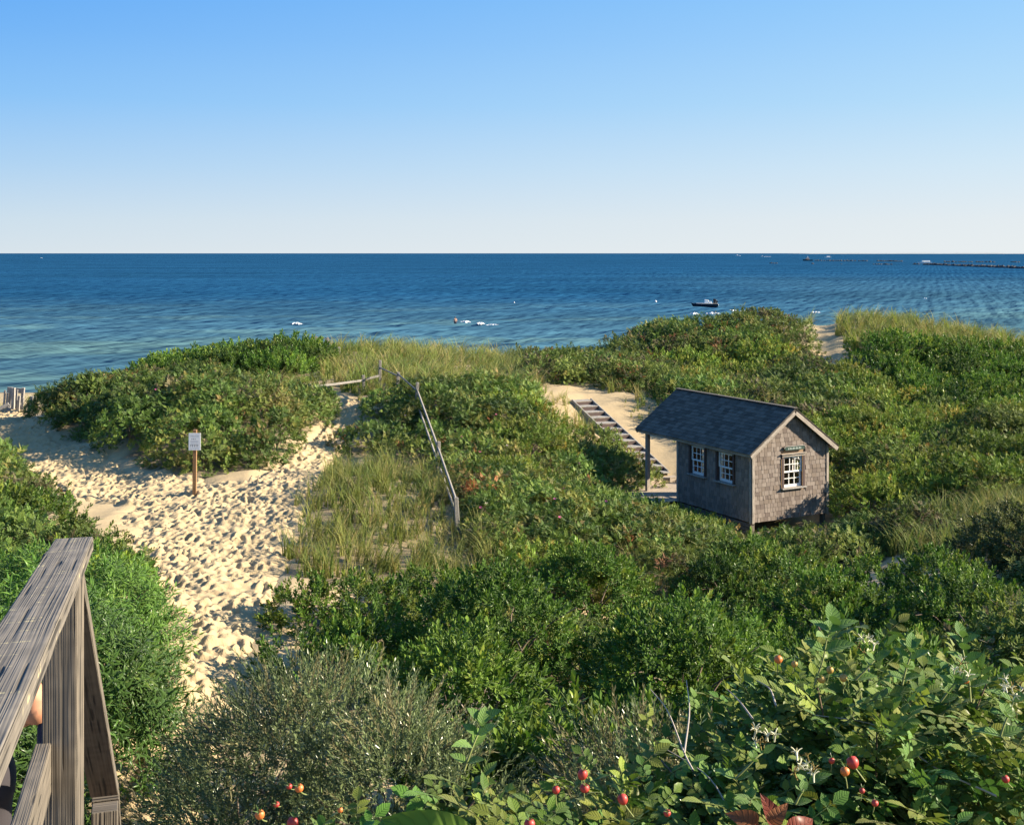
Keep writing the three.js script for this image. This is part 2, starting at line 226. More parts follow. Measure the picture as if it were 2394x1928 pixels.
{ // the trodden sand: a dense sheet carrying every footprint as relief
  const x0 = -23, x1 = -1.5, d0 = 7.6, d1 = 50, s = 0.042, nx = Math.round((x1 - x0) / s), nd = Math.round((d1 - d0) / s), hh = new Float32Array((nx + 1) * (nd + 1)), pm = new Float32Array(hh.length), R = mulberry(77);
  for (let j = 0; j <= nd; j++) for (let i = 0; i <= nx; i++) { const x = x0 + i * s, d = d0 + j * s, k = j * (nx + 1) + i; pm[k] = pathMask(x, d); hh[k] = 0.02 * n2(x * 2.6, d * 2.6) + 0.012 * n2(x * 6.1, d * 6.1) + 0.005 * n2(x * 15, d * 15); }
  let made = 0;
  for (let t = 0; t < 120000 && made < 4600; t++) {
    const fx = x0 + R() * (x1 - x0), fd = d0 + R() * (d1 - d0), m = pm[Math.round((fd - d0) / s) * (nx + 1) + Math.round((fx - x0) / s)];
    if (!(m > 0.05) || (n2(fx * 0.5 + 3, fd * 0.5) < -0.45 && R() < 0.7)) continue; made++;
    const a = -0.25 + (R() - 0.5) * 1.5, big = R(), L = 0.095 + big * 0.07, wd = 0.05 + R() * 0.035, dep = 0.02 + R() * 0.034, ca = Math.cos(a), sa = Math.sin(a), rad = 0.3;
    for (let j = Math.max(0, Math.floor((fd - rad - d0) / s)); j <= Math.min(nd, Math.ceil((fd + rad - d0) / s)); j++) for (let i = Math.max(0, Math.floor((fx - rad - x0) / s)); i <= Math.min(nx, Math.ceil((fx + rad - x0) / s)); i++) {
      const dx = x0 + i * s - fx, dd = d0 + j * s - fd, l = dx * sa + dd * ca, q = dx * ca - dd * sa, e = Math.sqrt((l / L) ** 2 + (q / wd) ** 2), k = j * (nx + 1) + i;
      if (e < 1) hh[k] = Math.max(-0.13, hh[k] - dep * (1 - e * e)); else if (e < 1.9) hh[k] = Math.min(0.075, hh[k] + dep * 0.42 * Math.sin((e - 1) / 0.9 * Math.PI));
    }
  }
  const id = new Int32Array(hh.length).fill(-1), P = [], C = [], U = [], I = []; let n = 0;
  for (let j = 0; j <= nd; j++) for (let i = 0; i <= nx; i++) { const k = j * (nx + 1) + i; if (pm[k] < -0.1) continue; const x = x0 + i * s, d = d0 + j * s, inn = sm(0.0, 0.3, pm[k]); id[k] = n++; P.push(x, H(x, d) + lerp(-0.09, hh[k] + 0.02, inn), -d); U.push(x / 2.3, d / 2.3); C.push(...SAND); }
  for (let j = 0; j < nd; j++) for (let i = 0; i < nx; i++) { const k = j * (nx + 1) + i, a = id[k], b = id[k + 1], e = id[k + nx + 1], f = id[k + nx + 2]; if (a >= 0 && b >= 0 && e >= 0 && f >= 0) I.push(a, b, f, a, f, e); }
  const g = new THREE.BufferGeometry(); g.setAttribute('position', new THREE.Float32BufferAttribute(P, 3)); g.setAttribute('color', new THREE.Float32BufferAttribute(C, 3)); g.setAttribute('uv', new THREE.Float32BufferAttribute(U, 2)); g.setIndex(I); g.computeVertexNormals();
  struct('sand_path', g, groundMat);
}

// ---------- sea ----------
{
  const R = mulberry(5), waves = [], TILE = 48, N = 1024;
  for (let i = 0; i < 64; i++) { // tileable wind chop for the normal map
    const lam = 0.35 * Math.pow(2, R() * 4.6), a = (R() - 0.5) * 1.9 - 0.3, k = TILE / lam; waves.push([Math.round(k * Math.sin(a)), Math.round(k * Math.cos(a)), R() * 6.28, 0.034 * (0.6 + 0.8 * R())]);
  }
  const nx = new Float32Array(N * N), ny = new Float32Array(N * N);
  for (const [kx, ky, ph, sl] of waves) { const kk = Math.hypot(kx, ky) || 1; for (let y = 0; y < N; y++) for (let x = 0; x < N; x++) { const c = Math.cos(2 * Math.PI * (kx * x + ky * y) / N + ph) * sl; nx[y * N + x] += c * kx / kk; ny[y * N + x] += c * ky / kk; } }
  const data = new Uint8Array(N * N * 4);
  for (let i = 0; i < N * N; i++) { const a = -nx[i], b = -ny[i], l = 1 / Math.hypot(a, b, 1); data[i * 4] = 127.5 + 127.5 * a * l; data[i * 4 + 1] = 127.5 + 127.5 * b * l; data[i * 4 + 2] = 127.5 + 127.5 * l; data[i * 4 + 3] = 255; }
  const nm = new THREE.DataTexture(data, N, N, THREE.RGBAFormat); nm.wrapS = nm.wrapT = THREE.RepeatWrapping; nm.magFilter = THREE.LinearFilter; nm.needsUpdate = true;
  const mat = new THREE.MeshPhysicalMaterial({ color: 0xffffff, vertexColors: true, roughness: 0.16, ior: 1.33, normalMap: nm, normalScale: new THREE.Vector2(1.35, 1.35), specularIntensity: 0 });
  const rows = [], comps = [];
  for (let d = 66; d < 16000; d *= 1.0055) rows.push(d); rows.push(30000);
  for (let i = 0; i < 46; i++) { const lam = 1.8 * Math.pow(2, R() * 3.3), a = (R() - 0.5) * 1.7 - 0.35; comps.push([2 * Math.PI / lam * Math.sin(a), 2 * Math.PI / lam * Math.cos(a), R() * 6.28, lam, Math.pow(lam, 0.55) * 0.0085 * (0.5 + R())]); }
  const nc = 460, P = [], C = [], U = [], I = [];
  rows.forEach((d, j) => {
    const cell = d * 0.0055, half = d * 0.56 + 12;
    for (let i = 0; i <= nc; i++) {
      const x = (i / nc * 2 - 1) * half; let y = 0;
      if (d < 2500) for (const [kx, kd, ph, lam, amp] of comps) { const f = sm(1.6, 3.2, lam / cell); if (f > 0) y += amp * f * Math.sin(kx * x + kd * d + ph); }
      y *= sm(88, 130, d) * 0.85 + 0.15;
      // the colour of the water itself: pale over the shallow bars near the beach, deep blue farther out
      const bar = sm(0.05, 0.75, n2(x * 0.012 + 3, d * 0.035) + 0.35 * n2(x * 0.05, d * 0.11)), shallow = sm(330, 110, d) * (0.42 + 0.42 * bar), east = sm(20, 120, x) * sm(700, 260, d) * 0.28, mix = Math.min(1, shallow + east), streak = 1 + 0.16 * n2(x * 0.004, d * 0.012 + 11) + 0.14 * n2(x * 0.05 + 5, d * 0.2);
      const deep = [0.014, 0.072, 0.154], pale = [0.095, 0.185, 0.195];
      C.push(...[0, 1, 2].map((q) => lerp(deep[q], pale[q], mix) * streak)); P.push(x, y, -d); U.push(x / TILE, d / TILE);
      if (i < nc && j < rows.length - 1) { const a = j * (nc + 1) + i; I.push(a, a + 1, a + nc + 2, a, a + nc + 2, a + nc + 1); }
    }
  });
  const g = new THREE.BufferGeometry(); g.setAttribute('position', new THREE.Float32BufferAttribute(P, 3)); g.setAttribute('color', new THREE.Float32BufferAttribute(C, 3)); g.setAttribute('uv', new THREE.Float32BufferAttribute(U, 2)); g.setIndex(I); g.computeVertexNormals();
  struct('sea', g, mat);
}

// ---------- plants ----------
// one leaf: a folded, pointed blade growing along +y from the origin
function leafGeo(len, wid, fold = 0.25, curl = 0.15, widest = 0.45, bend = 0) {
  const w = wid / 2, v = [[0, 0, 0], [-w, len * widest, w * fold], [0, len * widest, -curl * w], [w, len * widest, w * fold], [0, len, -bend * len]];
  const g = new THREE.BufferGeometry(); g.setAttribute('position', new THREE.Float32BufferAttribute(v.flat(), 3)); g.setAttribute('uv', new THREE.Float32BufferAttribute([0.5, 0, 0, 0.5, 0.5, 0.5, 1, 0.5, 0.5, 1], 2)); g.setIndex([0, 2, 1, 0, 3, 2, 1, 2, 4, 2, 3, 4]); g.computeVertexNormals(); return g;
}
const M4 = () => new THREE.Matrix4(), Q = () => new THREE.Quaternion();
// places geometry g: lean (from +y) by tilt about a spin, then at p
function placed(g, p, spin, tilt, roll = 0, s = 1) { const q = Q().setFromAxisAngle(UPV, spin).multiply(Q().setFromAxisAngle(V(1, 0, 0), tilt)).multiply(Q().setFromAxisAngle(UPV, roll)); return g.clone().applyMatrix4(M4().compose(p, q, V(s, s, s))); }
function stemGeo(len, r) { const g = new THREE.CylinderGeometry(r * 0.5, r, len, 3, 1, true); g.translate(0, len / 2, 0); return g; }
function spray(kind, seed) {
  const R = mulberry(seed), out = [];
  if (kind === 'bayberry') { out.push(stemGeo(0.16, 0.004)); for (let i = 0; i < 13; i++) { const t = i / 12, l = 0.055 + 0.02 * R(); out.push(placed(leafGeo(l, l * 0.46, 0.3, 0.2, 0.62), V(0, 0.05 + 0.12 * t, 0), i * 2.4 + R(), lerp(1.25, 0.25, t) + 0.25 * (R() - 0.5), 0, 1)); } }
  if (kind === 'rose') { for (let i = 0; i < 5; i++) { const a = i * 2.4 + R(), tilt = 0.5 + 0.7 * R(), stalk = []; for (let k = 0; k < 7; k++) { const side = k === 6 ? 0 : k % 2 ? 1 : -1, t = 0.04 + 0.014 * Math.floor(k / 2) * 1.5, l = 0.034 + 0.01 * R(), q = placed(leafGeo(l, l * 0.6, 0.2, 0.2, 0.5), V(0, k === 6 ? 0.1 : t, 0), 0, 0, 0, 1); if (side) q.applyMatrix4(M4().makeTranslation(0, t, 0).multiply(M4().makeRotationZ(-side * 1.0)).multiply(M4().makeTranslation(0, -t, 0))); stalk.push(q); } const m = mergeGeometries(stalk); out.push(placed(m, V(0, 0.03 * i, 0), a, tilt)); } }
  if (kind === 'lance') { out.push(stemGeo(0.22, 0.004)); for (let i = 0; i < 13; i++) { const t = i / 12, l = 0.085 + 0.035 * R(); out.push(placed(leafGeo(l, l * 0.2, 0.35, 0.2, 0.4, -0.25), V(0, 0.03 + 0.2 * t, 0), i * 2.4 + R() * 0.8, lerp(1.7, 0.5, t) + 0.3 * (R() - 0.5))); } }
  if (kind === 'olive') { out.push(stemGeo(0.26, 0.0035)); for (let i = 0; i < 20; i++) { const t = i / 19, l = 0.032 + 0.016 * R(); out.push(placed(leafGeo(l, l * 0.3, 0.3, 0.1, 0.5), V(0, 0.02 + 0.24 * t, 0), i * 2.4 + R(), 0.75 + 0.4 * (R() - 0.5) - 0.35 * t)); } }
  return mergeGeometries(out.map((g) => { const q = g.index ? g.toNonIndexed() : g; for (const k of Object.keys(q.attributes)) if (!['position', 'normal', 'uv'].includes(k)) q.deleteAttribute(k); return q; }));
}
function tuft(seed, bladeN, bent) { // beach grass: narrow arching blades
  const R = mulberry(seed), P = [], N = [], I = [];
  for (let b = 0; b < bladeN; b++) {
    const a = R() * 6.283, L = 0.55 + 0.5 * R(), lean = 0.1 + 0.75 * R(), w = 0.008 + 0.006 * R(), bx = (R() - 0.5) * 0.12, bz = (R() - 0.5) * 0.12, ca = Math.cos(a), sa = Math.sin(a), k0 = P.length / 3, wind = bent * (0.5 + R());
    for (let s = 0; s <= 4; s++) { const t = s / 4, out = lean * t * t * L * 0.9, x = bx + ca * out + wind * t * t * L, z = bz + sa * out, y = L * (t - 0.32 * (lean + wind) * t * t * t), ww = w * (1 - t * 0.9); P.push(x - sa * ww, y, z + ca * ww, x + sa * ww, y, z - ca * ww); if (s < 4) { const k = k0 + s * 2; I.push(k, k + 1, k + 3, k, k + 3, k + 2); } }
  }
  const g = new THREE.BufferGeometry(); g.setAttribute('position', new THREE.Float32BufferAttribute(P, 3)); g.setIndex(I); g.computeVertexNormals(); return g;
}
const leafMat = (o = {}) => new THREE.MeshPhysicalMaterial({ color: 0xffffff, roughness: 0.9, clearcoat: 0.16, clearcoatRoughness: 0.3, specularIntensity: 0.4, transmission: 0.32, thickness: 0, side: THREE.DoubleSide, ...o });
const matLeaf = leafMat(), matDull = leafMat({ clearcoat: 0.08, clearcoatRoughness: 0.4 }), matGlossy = leafMat({ clearcoat: 0.16, clearcoatRoughness: 0.2 });
const matShiny = leafMat({ clearcoat: 0.6, clearcoatRoughness: 0.22 });
const matGrass = leafMat({ clearcoat: 0.12, clearcoatRoughness: 0.4, transmission: 0.4 });
const matTwig = new THREE.MeshStandardMaterial({ color: rgb(0.16, 0.12, 0.085), roughness: 0.9 });
const matTwigPale = new THREE.MeshStandardMaterial({ color: rgb(0.36, 0.31, 0.26), roughness: 0.85 });
const pick = (R, list) => { let t = R() * list.reduce((s, e) => s + e[0], 0); for (const e of list) if ((t -= e[0]) <= 0) return e; return list[0]; };
const SPECIES = {
  bayberry: { geos: [spray('bayberry', 1), spray('bayberry', 2)], mat: matGlossy, tones: [[6, 0.072, 0.148, 0.016], [3, 0.122, 0.205, 0.021], [1.4, 0.185, 0.238, 0.026]], lump: 0.3, per: 96, size: 1.3, hole: 0.04 },
  rose: { geos: [spray('rose', 3), spray('rose', 4)], mat: matLeaf, tones: [[6, 0.080, 0.142, 0.022], [3, 0.132, 0.190, 0.029], [1.0, 0.195, 0.200, 0.040], [0.09, 0.30, 0.11, 0.035], [0.25, 0.24, 0.17, 0.055]], lump: 0.24, per: 68, size: 1.3, hole: -0.08 },
  rough: { geos: [spray('rose', 5), spray('bayberry', 6)], mat: matDull, tones: [[5, 0.108, 0.160, 0.028], [3, 0.158, 0.195, 0.037], [0.8, 0.220, 0.200, 0.055], [0.1, 0.26, 0.115, 0.045], [0.6, 0.165, 0.138, 0.070]], lump: 0.25, per: 62, size: 1.3, hole: -0.08 },
  yellow: { geos: [spray('rose', 7), spray('bayberry', 8)], mat: matLeaf, tones: [[4, 0.140, 0.215, 0.026], [3, 0.205, 0.240, 0.033], [0.6, 0.31, 0.245, 0.04]], lump: 0.25, per: 66, size: 1.25, hole: -0.08 },
  lance: { geos: [spray('lance', 9), spray('lance', 10)], mat: matGlossy, tones: [[6, 0.066, 0.148, 0.019], [3, 0.100, 0.195, 0.026], [1, 0.135, 0.215, 0.030]], lump: 0.26, per: 74, size: 1.2, hole: -0.08 },
  olive: { geos: [spray('olive', 11), spray('olive', 12)], mat: matShiny, tones: [[6, 0.120, 0.158, 0.058], [3, 0.165, 0.210, 0.085], [1, 0.20, 0.185, 0.08]], lump: 0.2, per: 108, size: 1.2, hole: -0.3 },
};
function stemsGeo(r, h, n, seed, th = 0.018) {
  const R = mulberry(seed), out = [];
  for (let i = 0; i < n; i++) { const a = i / n * 6.283 + R(), k = 0.55 + 0.35 * R(), e = V(Math.cos(a) * r * k, h * (0.6 + 0.3 * R()), Math.sin(a) * r * k), m1 = V(e.x * 0.25 + 0.08 * (R() - 0.5), h * 0.32, e.z * 0.25), m2 = V(e.x * 0.62, h * 0.62, e.z * 0.62 + 0.1 * (R() - 0.5)); out.push(tubeGeo([V(0.05 * (R() - 0.5), -0.15, 0.05 * (R() - 0.5)), m1, m2, e], th, th * 0.3, 5)); }
  return mergeGeometries(out);
}
const blossom = mergeGeometries([0, 1, 2, 3, 4].map((i) => placed(leafGeo(0.042, 0.046, 0.25, 0.2, 0.62, -0.2), V(0, 0, 0), i * 1.257, 1.1)));
const matPink = leafMat({ color: rgb(0.62, 0.16, 0.30), clearcoat: 0 }), matPaleRose = leafMat({ color: rgb(0.72, 0.52, 0.52), clearcoat: 0 });
let shrubCount = 0, sprayCount = 0;
const stemShared = [0, 1, 2].map((i) => stemsGeo(1, 1, 7, 900 + i));
function shrub({ name, label, category = 'shrub', group, x, d, r, h, species, seed = 0, squash = 1, dens = 1, tones }) {
  const sp = SPECIES[species], R = mulberry(1000 + seed * 7 + shrubCount++ * 131), y0 = H(x, d), root = thing(name, label, category, [x, y0, -d], 0, group), far = d > 44 ? 1.35 : d > 30 ? 1.1 : 1;
  const st = part('stems', stemShared[shrubCount % 3], matTwig, root); st.scale.set(r, h, r * squash);
  const geos = sp.geos, off = R() * 100, per = geos.map(() => []), tonesIn = tones ?? sp.tones, temper = 0.72 + 0.56 * R(), lobes = [], lr0 = Math.min(0.52, 0.36 * Math.max(r, h));
  const M = Math.round(1.15 * r * r / (lr0 * lr0) + 2.4 * h / lr0) + 2;
  for (let i = 0; i < M; i++) { // leafy lobes heaped into a dome, every one with its own size and tone
    const g = (i + 0.5) / M, sy = i === 0 ? 1 : Math.pow(1 - g, 0.7) * (0.85 + 0.3 * R()), cy = Math.sqrt(Math.max(0, 1 - Math.min(1, sy) ** 2)), a = i * 2.39996 + R() * 0.9, lr = lr0 * (0.7 + 0.65 * R()), k = 0.8 + 0.35 * R();
    const X = Math.cos(a) * cy * Math.max(0.1, r - lr * 0.7) * k, Zz = Math.sin(a) * cy * Math.max(0.1, r * squash - lr * 0.7) * k, Y = H(x + X, d - Zz) - y0 + Math.max(lr * 0.25, Math.min(1, sy) * (h - lr * 0.8) * (0.85 + 0.25 * R()));
    lobes.push([X, Y, Zz, lr, R(), R()]);
  }
  for (const [li, [lx, ly, lz, lr, mood, alt]] of lobes.entries()) {
    const N = Math.round(4 * Math.PI * lr * lr * 0.62 * sp.per * dens / (far * far)), lobeTone = pick(() => Math.min(0.999, mood), tonesIn);
    for (let i = 0; i < N; i++) {
      const sy = 1 - 1.5 * R(), cy = Math.sqrt(Math.max(0, 1 - sy * sy)), a = R() * 6.2832, dx = cy * Math.cos(a), dz = cy * Math.sin(a), k = (R() < 0.2 ? 0.6 + 0.3 * R() : 0.88 + 0.22 * R()) * (1 + sp.lump * n3(dx * 1.8 + off + li, sy * 1.8, dz * 1.8));
      const X = lx + dx * lr * k, Y = ly + sy * lr * k * 0.92, Zz = lz + dz * lr * k; if (Y < H(x + X, d - Zz) - y0 - 0.02 || n3((x + X) * 2.3 + off, Y * 2.3, (Zz - d) * 2.3) < sp.hole) continue;
      let hid = false; for (let q = 0; q < lobes.length && !hid; q++) if (q !== li) { const o = lobes[q]; hid = (X - o[0]) ** 2 + (Y - o[1]) ** 2 + (Zz - o[2]) ** 2 < (o[3] * 0.74) ** 2; } if (hid) continue;
      const nrm = V(dx, sy * 1.1, dz).multiplyScalar(0.9).add(V((R() - 0.5) * 1.1, 0.3 + (R() - 0.5) * 0.6, (R() - 0.5) * 1.1)).normalize();
      const q = Q().setFromUnitVectors(UPV, nrm).multiply(Q().setFromAxisAngle(UPV, R() * 6.28)), s = sp.size * far * (0.75 + 0.5 * R()), t = R() < 0.7 ? lobeTone : pick(R, tonesIn), v = (0.82 + 0.36 * R()) * (0.76 + 0.48 * alt) * temper;
      per[Math.floor(R() * geos.length)].push([M4().compose(V(X, Y, Zz), q, V(s, s, s)), rgb(t[1] * v, t[2] * v, t[3] * v)]);
    }
  }
  per.forEach((list, gi) => { if (!list.length) return; const im = new THREE.InstancedMesh(geos[gi], sp.mat, list.length); im.name = 'foliage'; im.userData.kind = 'stuff'; shadows(im); list.forEach(([m, c], i) => { im.setMatrixAt(i, m); im.setColorAt(i, c); }); root.add(im); sprayCount += list.length; });
  if (species === 'rose' && d > 27 && d < 46) for (let i = 0; i < lobes.length; i++) if (R() < 0.10) { const [lx, ly, lz, lr] = lobes[i], a = R() * 6.28, f = part('flower', blossom, R() < 0.7 ? matPink : matPaleRose, root); f.position.set(lx + Math.cos(a) * lr * 0.5, ly + lr * 0.98, lz + Math.abs(Math.sin(a)) * lr * 0.6); f.rotation.set(0.7 * R(), a, 0.5 * (R() - 0.5)); }
  return root;
}
// fills an outline with shrubs that stand about "gap" apart, clear of the tracks, and counts them row by row
const FENCE = [[[-7.55, 44.6, 0.1], [-5.2, 47, 0.1], [-4.37, 45.5, 0.1], [-3.34, 41.8, 0.1], [-2.12, 34.2, 0.1], [-1.28, 28.3, 0.1]]], STEPS = [[[5.3, 42, 0.5], [2.6, 48, 0.5]]], DECK = [[[2.9, 38.4, 0.9], [4.4, 39.2, 1.3]]], CABIN = [[[8.3, 35.7, 1.6], [5.8, 40.4, 1.6]]];
const DEAD = [[[-0.32, 15.5, 0.5], [-0.3, 16, 0.5]]];
const ORD = ['first', 'second', 'third', 'fourth', 'fifth', 'sixth', 'seventh', 'eighth', 'ninth', 'tenth', 'eleventh', 'twelfth', 'thirteenth', 'fourteenth', 'fifteenth'];
function plant(poly, gap, fn, seed, from = 'the path', place = '') {
  const R = mulberry(seed), [ax, ay, bx, by] = bounds(poly), pts = [], room = (x, d) => Math.min(lineDist(PATHS, x, d), lineDist(HILLPATH, x, d), lineDist(FENCE, x, d) + 0.35, lineDist(STEPS, x, d), lineDist(CABIN, x, d), lineDist(DEAD, x, d), lineDist(DECK, x, d) + 0.3);
  for (let t = 0; t < 4000; t++) { const x = lerp(ax, bx, R()), d = lerp(ay, by, R()); if (polyHas(poly, x, d) && room(x, d) > 0.5 && pts.every(([px, pd]) => Math.hypot(px - x, pd - d) > gap)) pts.push([x, d]); }
  const n = Math.max(1, Math.round((by - ay) / (gap * 1.15))), rows = Array.from({ length: n }, () => []); pts.forEach((p) => rows[Math.min(n - 1, Math.floor((p[1] - ay) / (by - ay) * n))].push(p));
  const full = rows.filter((r) => r.length); full.forEach((row, ri) => { row.sort((a, b) => a[0] - b[0]); row.forEach(([x, d], i) => fn(x, d, R, i + ri * 20, (look) => `${look}, ${place}${ri === 0 ? 'front' : ri === full.length - 1 ? 'back' : ORD[ri]} row, ${ORD[i]} from ${from}`, room(x, d))); });
}
const Z = ZONES;
plant(Z.rose_mound, 1.55, (x, d, R, i, lab, room) => shrub({ name: 'beach_rose', label: lab('beach rose shrub behind the notice sign'), category: 'rose shrub', group: 'roses on the mound behind the sign', x, d, r: Math.min(1.15 + 0.5 * R(), Math.max(0.7, room * 1.25)), h: 0.7 + 0.4 * R(), species: R() < 0.8 ? 'rose' : 'rough', seed: i }), 1, "the beach fence", "mound's ");
plant(Z.back_mound, 1.7, (x, d, R, i, lab, room) => shrub({ name: 'bayberry_shrub', label: lab('dark rounded shrub on the seaward mound'), group: 'dark shrubs on the seaward mound', x, d, r: Math.min(1.4 + 0.4 * R(), Math.max(0.7, room * 1.25)), h: 0.85 + 0.35 * R(), species: 'bayberry', seed: i }), 2, "the beach fence", "");
plant(Z.middle_slope, 1.6, (x, d, R, i, lab, room) => shrub({ name: 'beach_rose', label: lab('low rose shrub on the rail fence slope'), category: 'rose shrub', group: 'roses on the slope by the split rail fence', x, d, r: Math.min(1.15 + 0.5 * R(), Math.max(0.7, room * 1.25)), h: 0.5 + 0.35 * R(), species: R() < 0.62 ? 'rose' : R() < 0.6 ? 'yellow' : 'rough', seed: i }), 3, "the sand path", "");
plant(Z.thicket, 2.15, (x, d, R, i, lab, room) => shrub({ name: 'bayberry_shrub', label: lab('glossy green thicket shrub'), group: 'shrubs of the thicket below the cabin', x, d, r: Math.min(1.05 + 0.5 * R(), Math.max(0.7, room * 1.25)), h: (0.75 + 1.15 * Math.pow(R(), 1.2)) * (d > 20 ? 0.78 : 1), species: R() < 0.86 ? 'bayberry' : 'rough', seed: i, dens: d < 17 ? 1.35 : 1.1 }), 4, "the sand path", "");
plant(Z.lance, 1.6, (x, d, R, i, lab, room) => shrub({ name: 'narrow_leaf_shrub', label: lab('narrow leaved shrub beside the stairs'), group: 'narrow leaved shrubs beside the stairs', x, d, r: 1.05 + 0.3 * R(), h: 1.2 + 0.5 * R(), species: 'lance', seed: i, dens: 1.25 }), 5, "the outer edge", "");
plant(Z.west_bank, 2.0, (x, d, R, i, lab, room) => shrub({ name: 'beach_shrub', label: lab('dark mixed shrub on the path bank'), group: 'shrubs on the bank beside the sand path', x, d, r: Math.min(1.3 + 0.45 * R(), Math.max(0.7, room * 1.25)), h: 0.6 + 0.4 * R() + (d < 24 ? 0.3 : 0), species: R() < 0.5 ? 'rose' : R() < 0.75 ? 'bayberry' : 'rough', seed: i }), 6, "the outer edge", "");
plant(Z.hill_front, 2.0, (x, d, R, i, lab, room) => shrub({ name: 'hill_shrub', label: lab('olive green low shrub on the far hill'), group: 'low shrubs on the far hill', x, d, r: Math.min(1.45 + 0.55 * R(), Math.max(0.7, room * 1.25)), h: 0.6 + 0.4 * R(), species: R() < 0.55 ? 'rough' : R() < 0.6 ? 'rose' : 'yellow', seed: i }), 7, "the grassy crest", "");
plant(Z.east_mound, 2.2, (x, d, R, i, lab, room) => shrub({ name: 'bayberry_shrub', label: lab('vivid green shrub on the far mound'), group: 'vivid shrubs on the mound beyond the cabin', x, d, r: Math.min(1.7 + 0.5 * R(), Math.max(0.7, room * 1.25)), h: 0.85 + 0.45 * R(), species: 'bayberry', seed: i }), 8, "the hill track", "");
plant(Z.east_slope, 1.8, (x, d, R, i, lab, room) => shrub({ name: 'hillside_shrub', label: lab('yellow green shrub beyond the gable'), group: 'yellow green shrubs beside the cabin', x, d, r: Math.min(1.3 + 0.45 * R(), Math.max(0.7, room * 1.25)), h: 0.85 + 0.5 * R(), species: R() < 0.75 ? 'yellow' : 'rough', seed: i }), 9, "the cabin", "");
plant(Z.cabin_front, 1.4, (x, d, R, i, lab, room) => shrub({ name: 'beach_rose', label: lab('dark rose shrub at the gable foot'), category: 'rose shrub', group: 'roses at the foot of the gable', x, d, r: Math.min(0.95 + 0.3 * R(), Math.max(0.7, room * 1.25)), h: 0.6 + 0.3 * R(), species: R() < 0.6 ? 'rose' : 'rough', seed: i }), 10, "the long wall", "");
plant(Z.cabin_side, 1.3, (x, d, R, i, lab, room) => shrub({ name: 'beach_rose', label: lab('green rose shrub before the long wall'), category: 'rose shrub', group: 'roses before the long wall', x, d, r: Math.min(0.95 + 0.3 * R(), Math.max(0.7, room * 1.25)), h: 0.5 + 0.25 * R(), species: R() < 0.7 ? 'rose' : 'yellow', seed: i }), 12, "the rail fence", "");
plant(Z.east_low, 1.9, (x, d, R, i, lab, room) => shrub({ name: 'feathery_shrub', label: lab('dull olive shrub below the meadow'), group: 'olive shrubs below the meadow', x, d, r: Math.min(1.45 + 0.45 * R(), Math.max(0.7, room * 1.25)), h: 0.9 + 0.45 * R(), species: R() < 0.7 ? 'rough' : 'bayberry', seed: i, tones: [[5, 0.115, 0.150, 0.036], [3, 0.155, 0.175, 0.05], [1, 0.19, 0.17, 0.06]] }), 13, "the thicket", "");
plant(Z.lower_slope, 1.5, (x, d, R, i, lab) => shrub({ name: 'slope_shrub', label: lab('low shrub above the thicket edge'), group: 'low shrubs between the thicket and the rose slope', x, d, r: 0.75 + 0.4 * R(), h: 0.4 + 0.3 * R(), species: R() < 0.4 ? 'rose' : R() < 0.5 ? 'yellow' : 'rough', seed: i }), 16, 'the sand path');
plant(Z.near_thicket, 1.7, (x, d, R, i, lab) => shrub({ name: 'bayberry_shrub', label: lab('deep green shrub at the bluff foot'), group: 'shrubs at the foot of the bluff', x, d, r: 1.05 + 0.4 * R(), h: 0.85 + 0.5 * R(), species: R() < 0.75 ? 'bayberry' : 'olive', seed: i, dens: 1.35 }), 17, 'the olive bush');
plant(Z.hollow, 1.3, (x, d, R, i, lab) => shrub({ name: 'hollow_shrub', label: lab('shaded shrub beside the porch deck'), group: 'shrubs in the hollow by the porch', x, d, r: 0.95 + 0.3 * R(), h: 0.75 + 0.3 * R(), species: 'rough', seed: i }), 14, 'the rail fence');
plant(Z.track_foot, 1.8, (x, d, R, i, lab) => shrub({ name: 'hillside_shrub', label: lab('dull green shrub below the hill track'), group: 'shrubs at the foot of the hill track', x, d, r: 1.2 + 0.4 * R(), h: 0.6 + 0.35 * R(), species: R() < 0.6 ? 'rough' : 'yellow', seed: i }), 15, 'the cabin');
// the tall silvery bush at the foot of the bluff and its neighbours
[[-1.75, 10.2, 1.3, 2.1, 'broad silvery olive bush in front of the end of the sand path'], [-0.85, 9.4, 0.9, 1.75, 'silvery olive bush between the broad olive bush and the thicket'], [-2.6, 11.6, 0.95, 1.5, 'small silvery olive bush nearest the sand path']].forEach(([x, d, r, h, label], i) => shrub({ name: 'olive_bush', label, category: 'bush', group: 'olive bushes at the foot of the bluff', x, d, r, h, species: 'olive', seed: i, dens: i > 2 ? 0.8 : 1 }));

{ // a dead, barkless shrub in a gap of the thicket
  const x = -0.32, d = 15.6, b = thing('dead_shrub', 'bleached bare shrub in a dark gap of the thicket', 'shrub', [x, H(x, d), -d]), R = mulberry(55);
  for (let i = 0; i < 9; i++) { const a = R() * 6.28, l = 0.5 + 0.5 * R(), e = V(Math.cos(a) * l * 0.6, 0.5 + l * 0.7, Math.sin(a) * l * 0.5), m = e.clone().multiplyScalar(0.5).add(V(0.05 * (R() - 0.5), 0.12, 0)); part('branch', tubeGeo([V(0, -0.1, 0), m, e], 0.016, 0.004, 5, 10), matTwigPale, b); for (let k = 0; k < 2; k++) part('twig', tubeGeo([m, m.clone().add(V((R() - 0.5) * 0.3, 0.15, (R() - 0.5) * 0.3)), m.clone().add(V((R() - 0.5) * 0.6, 0.3 + 0.2 * R(), (R() - 0.5) * 0.5))], 0.007, 0.002, 4, 8), matTwigPale, b); }
}
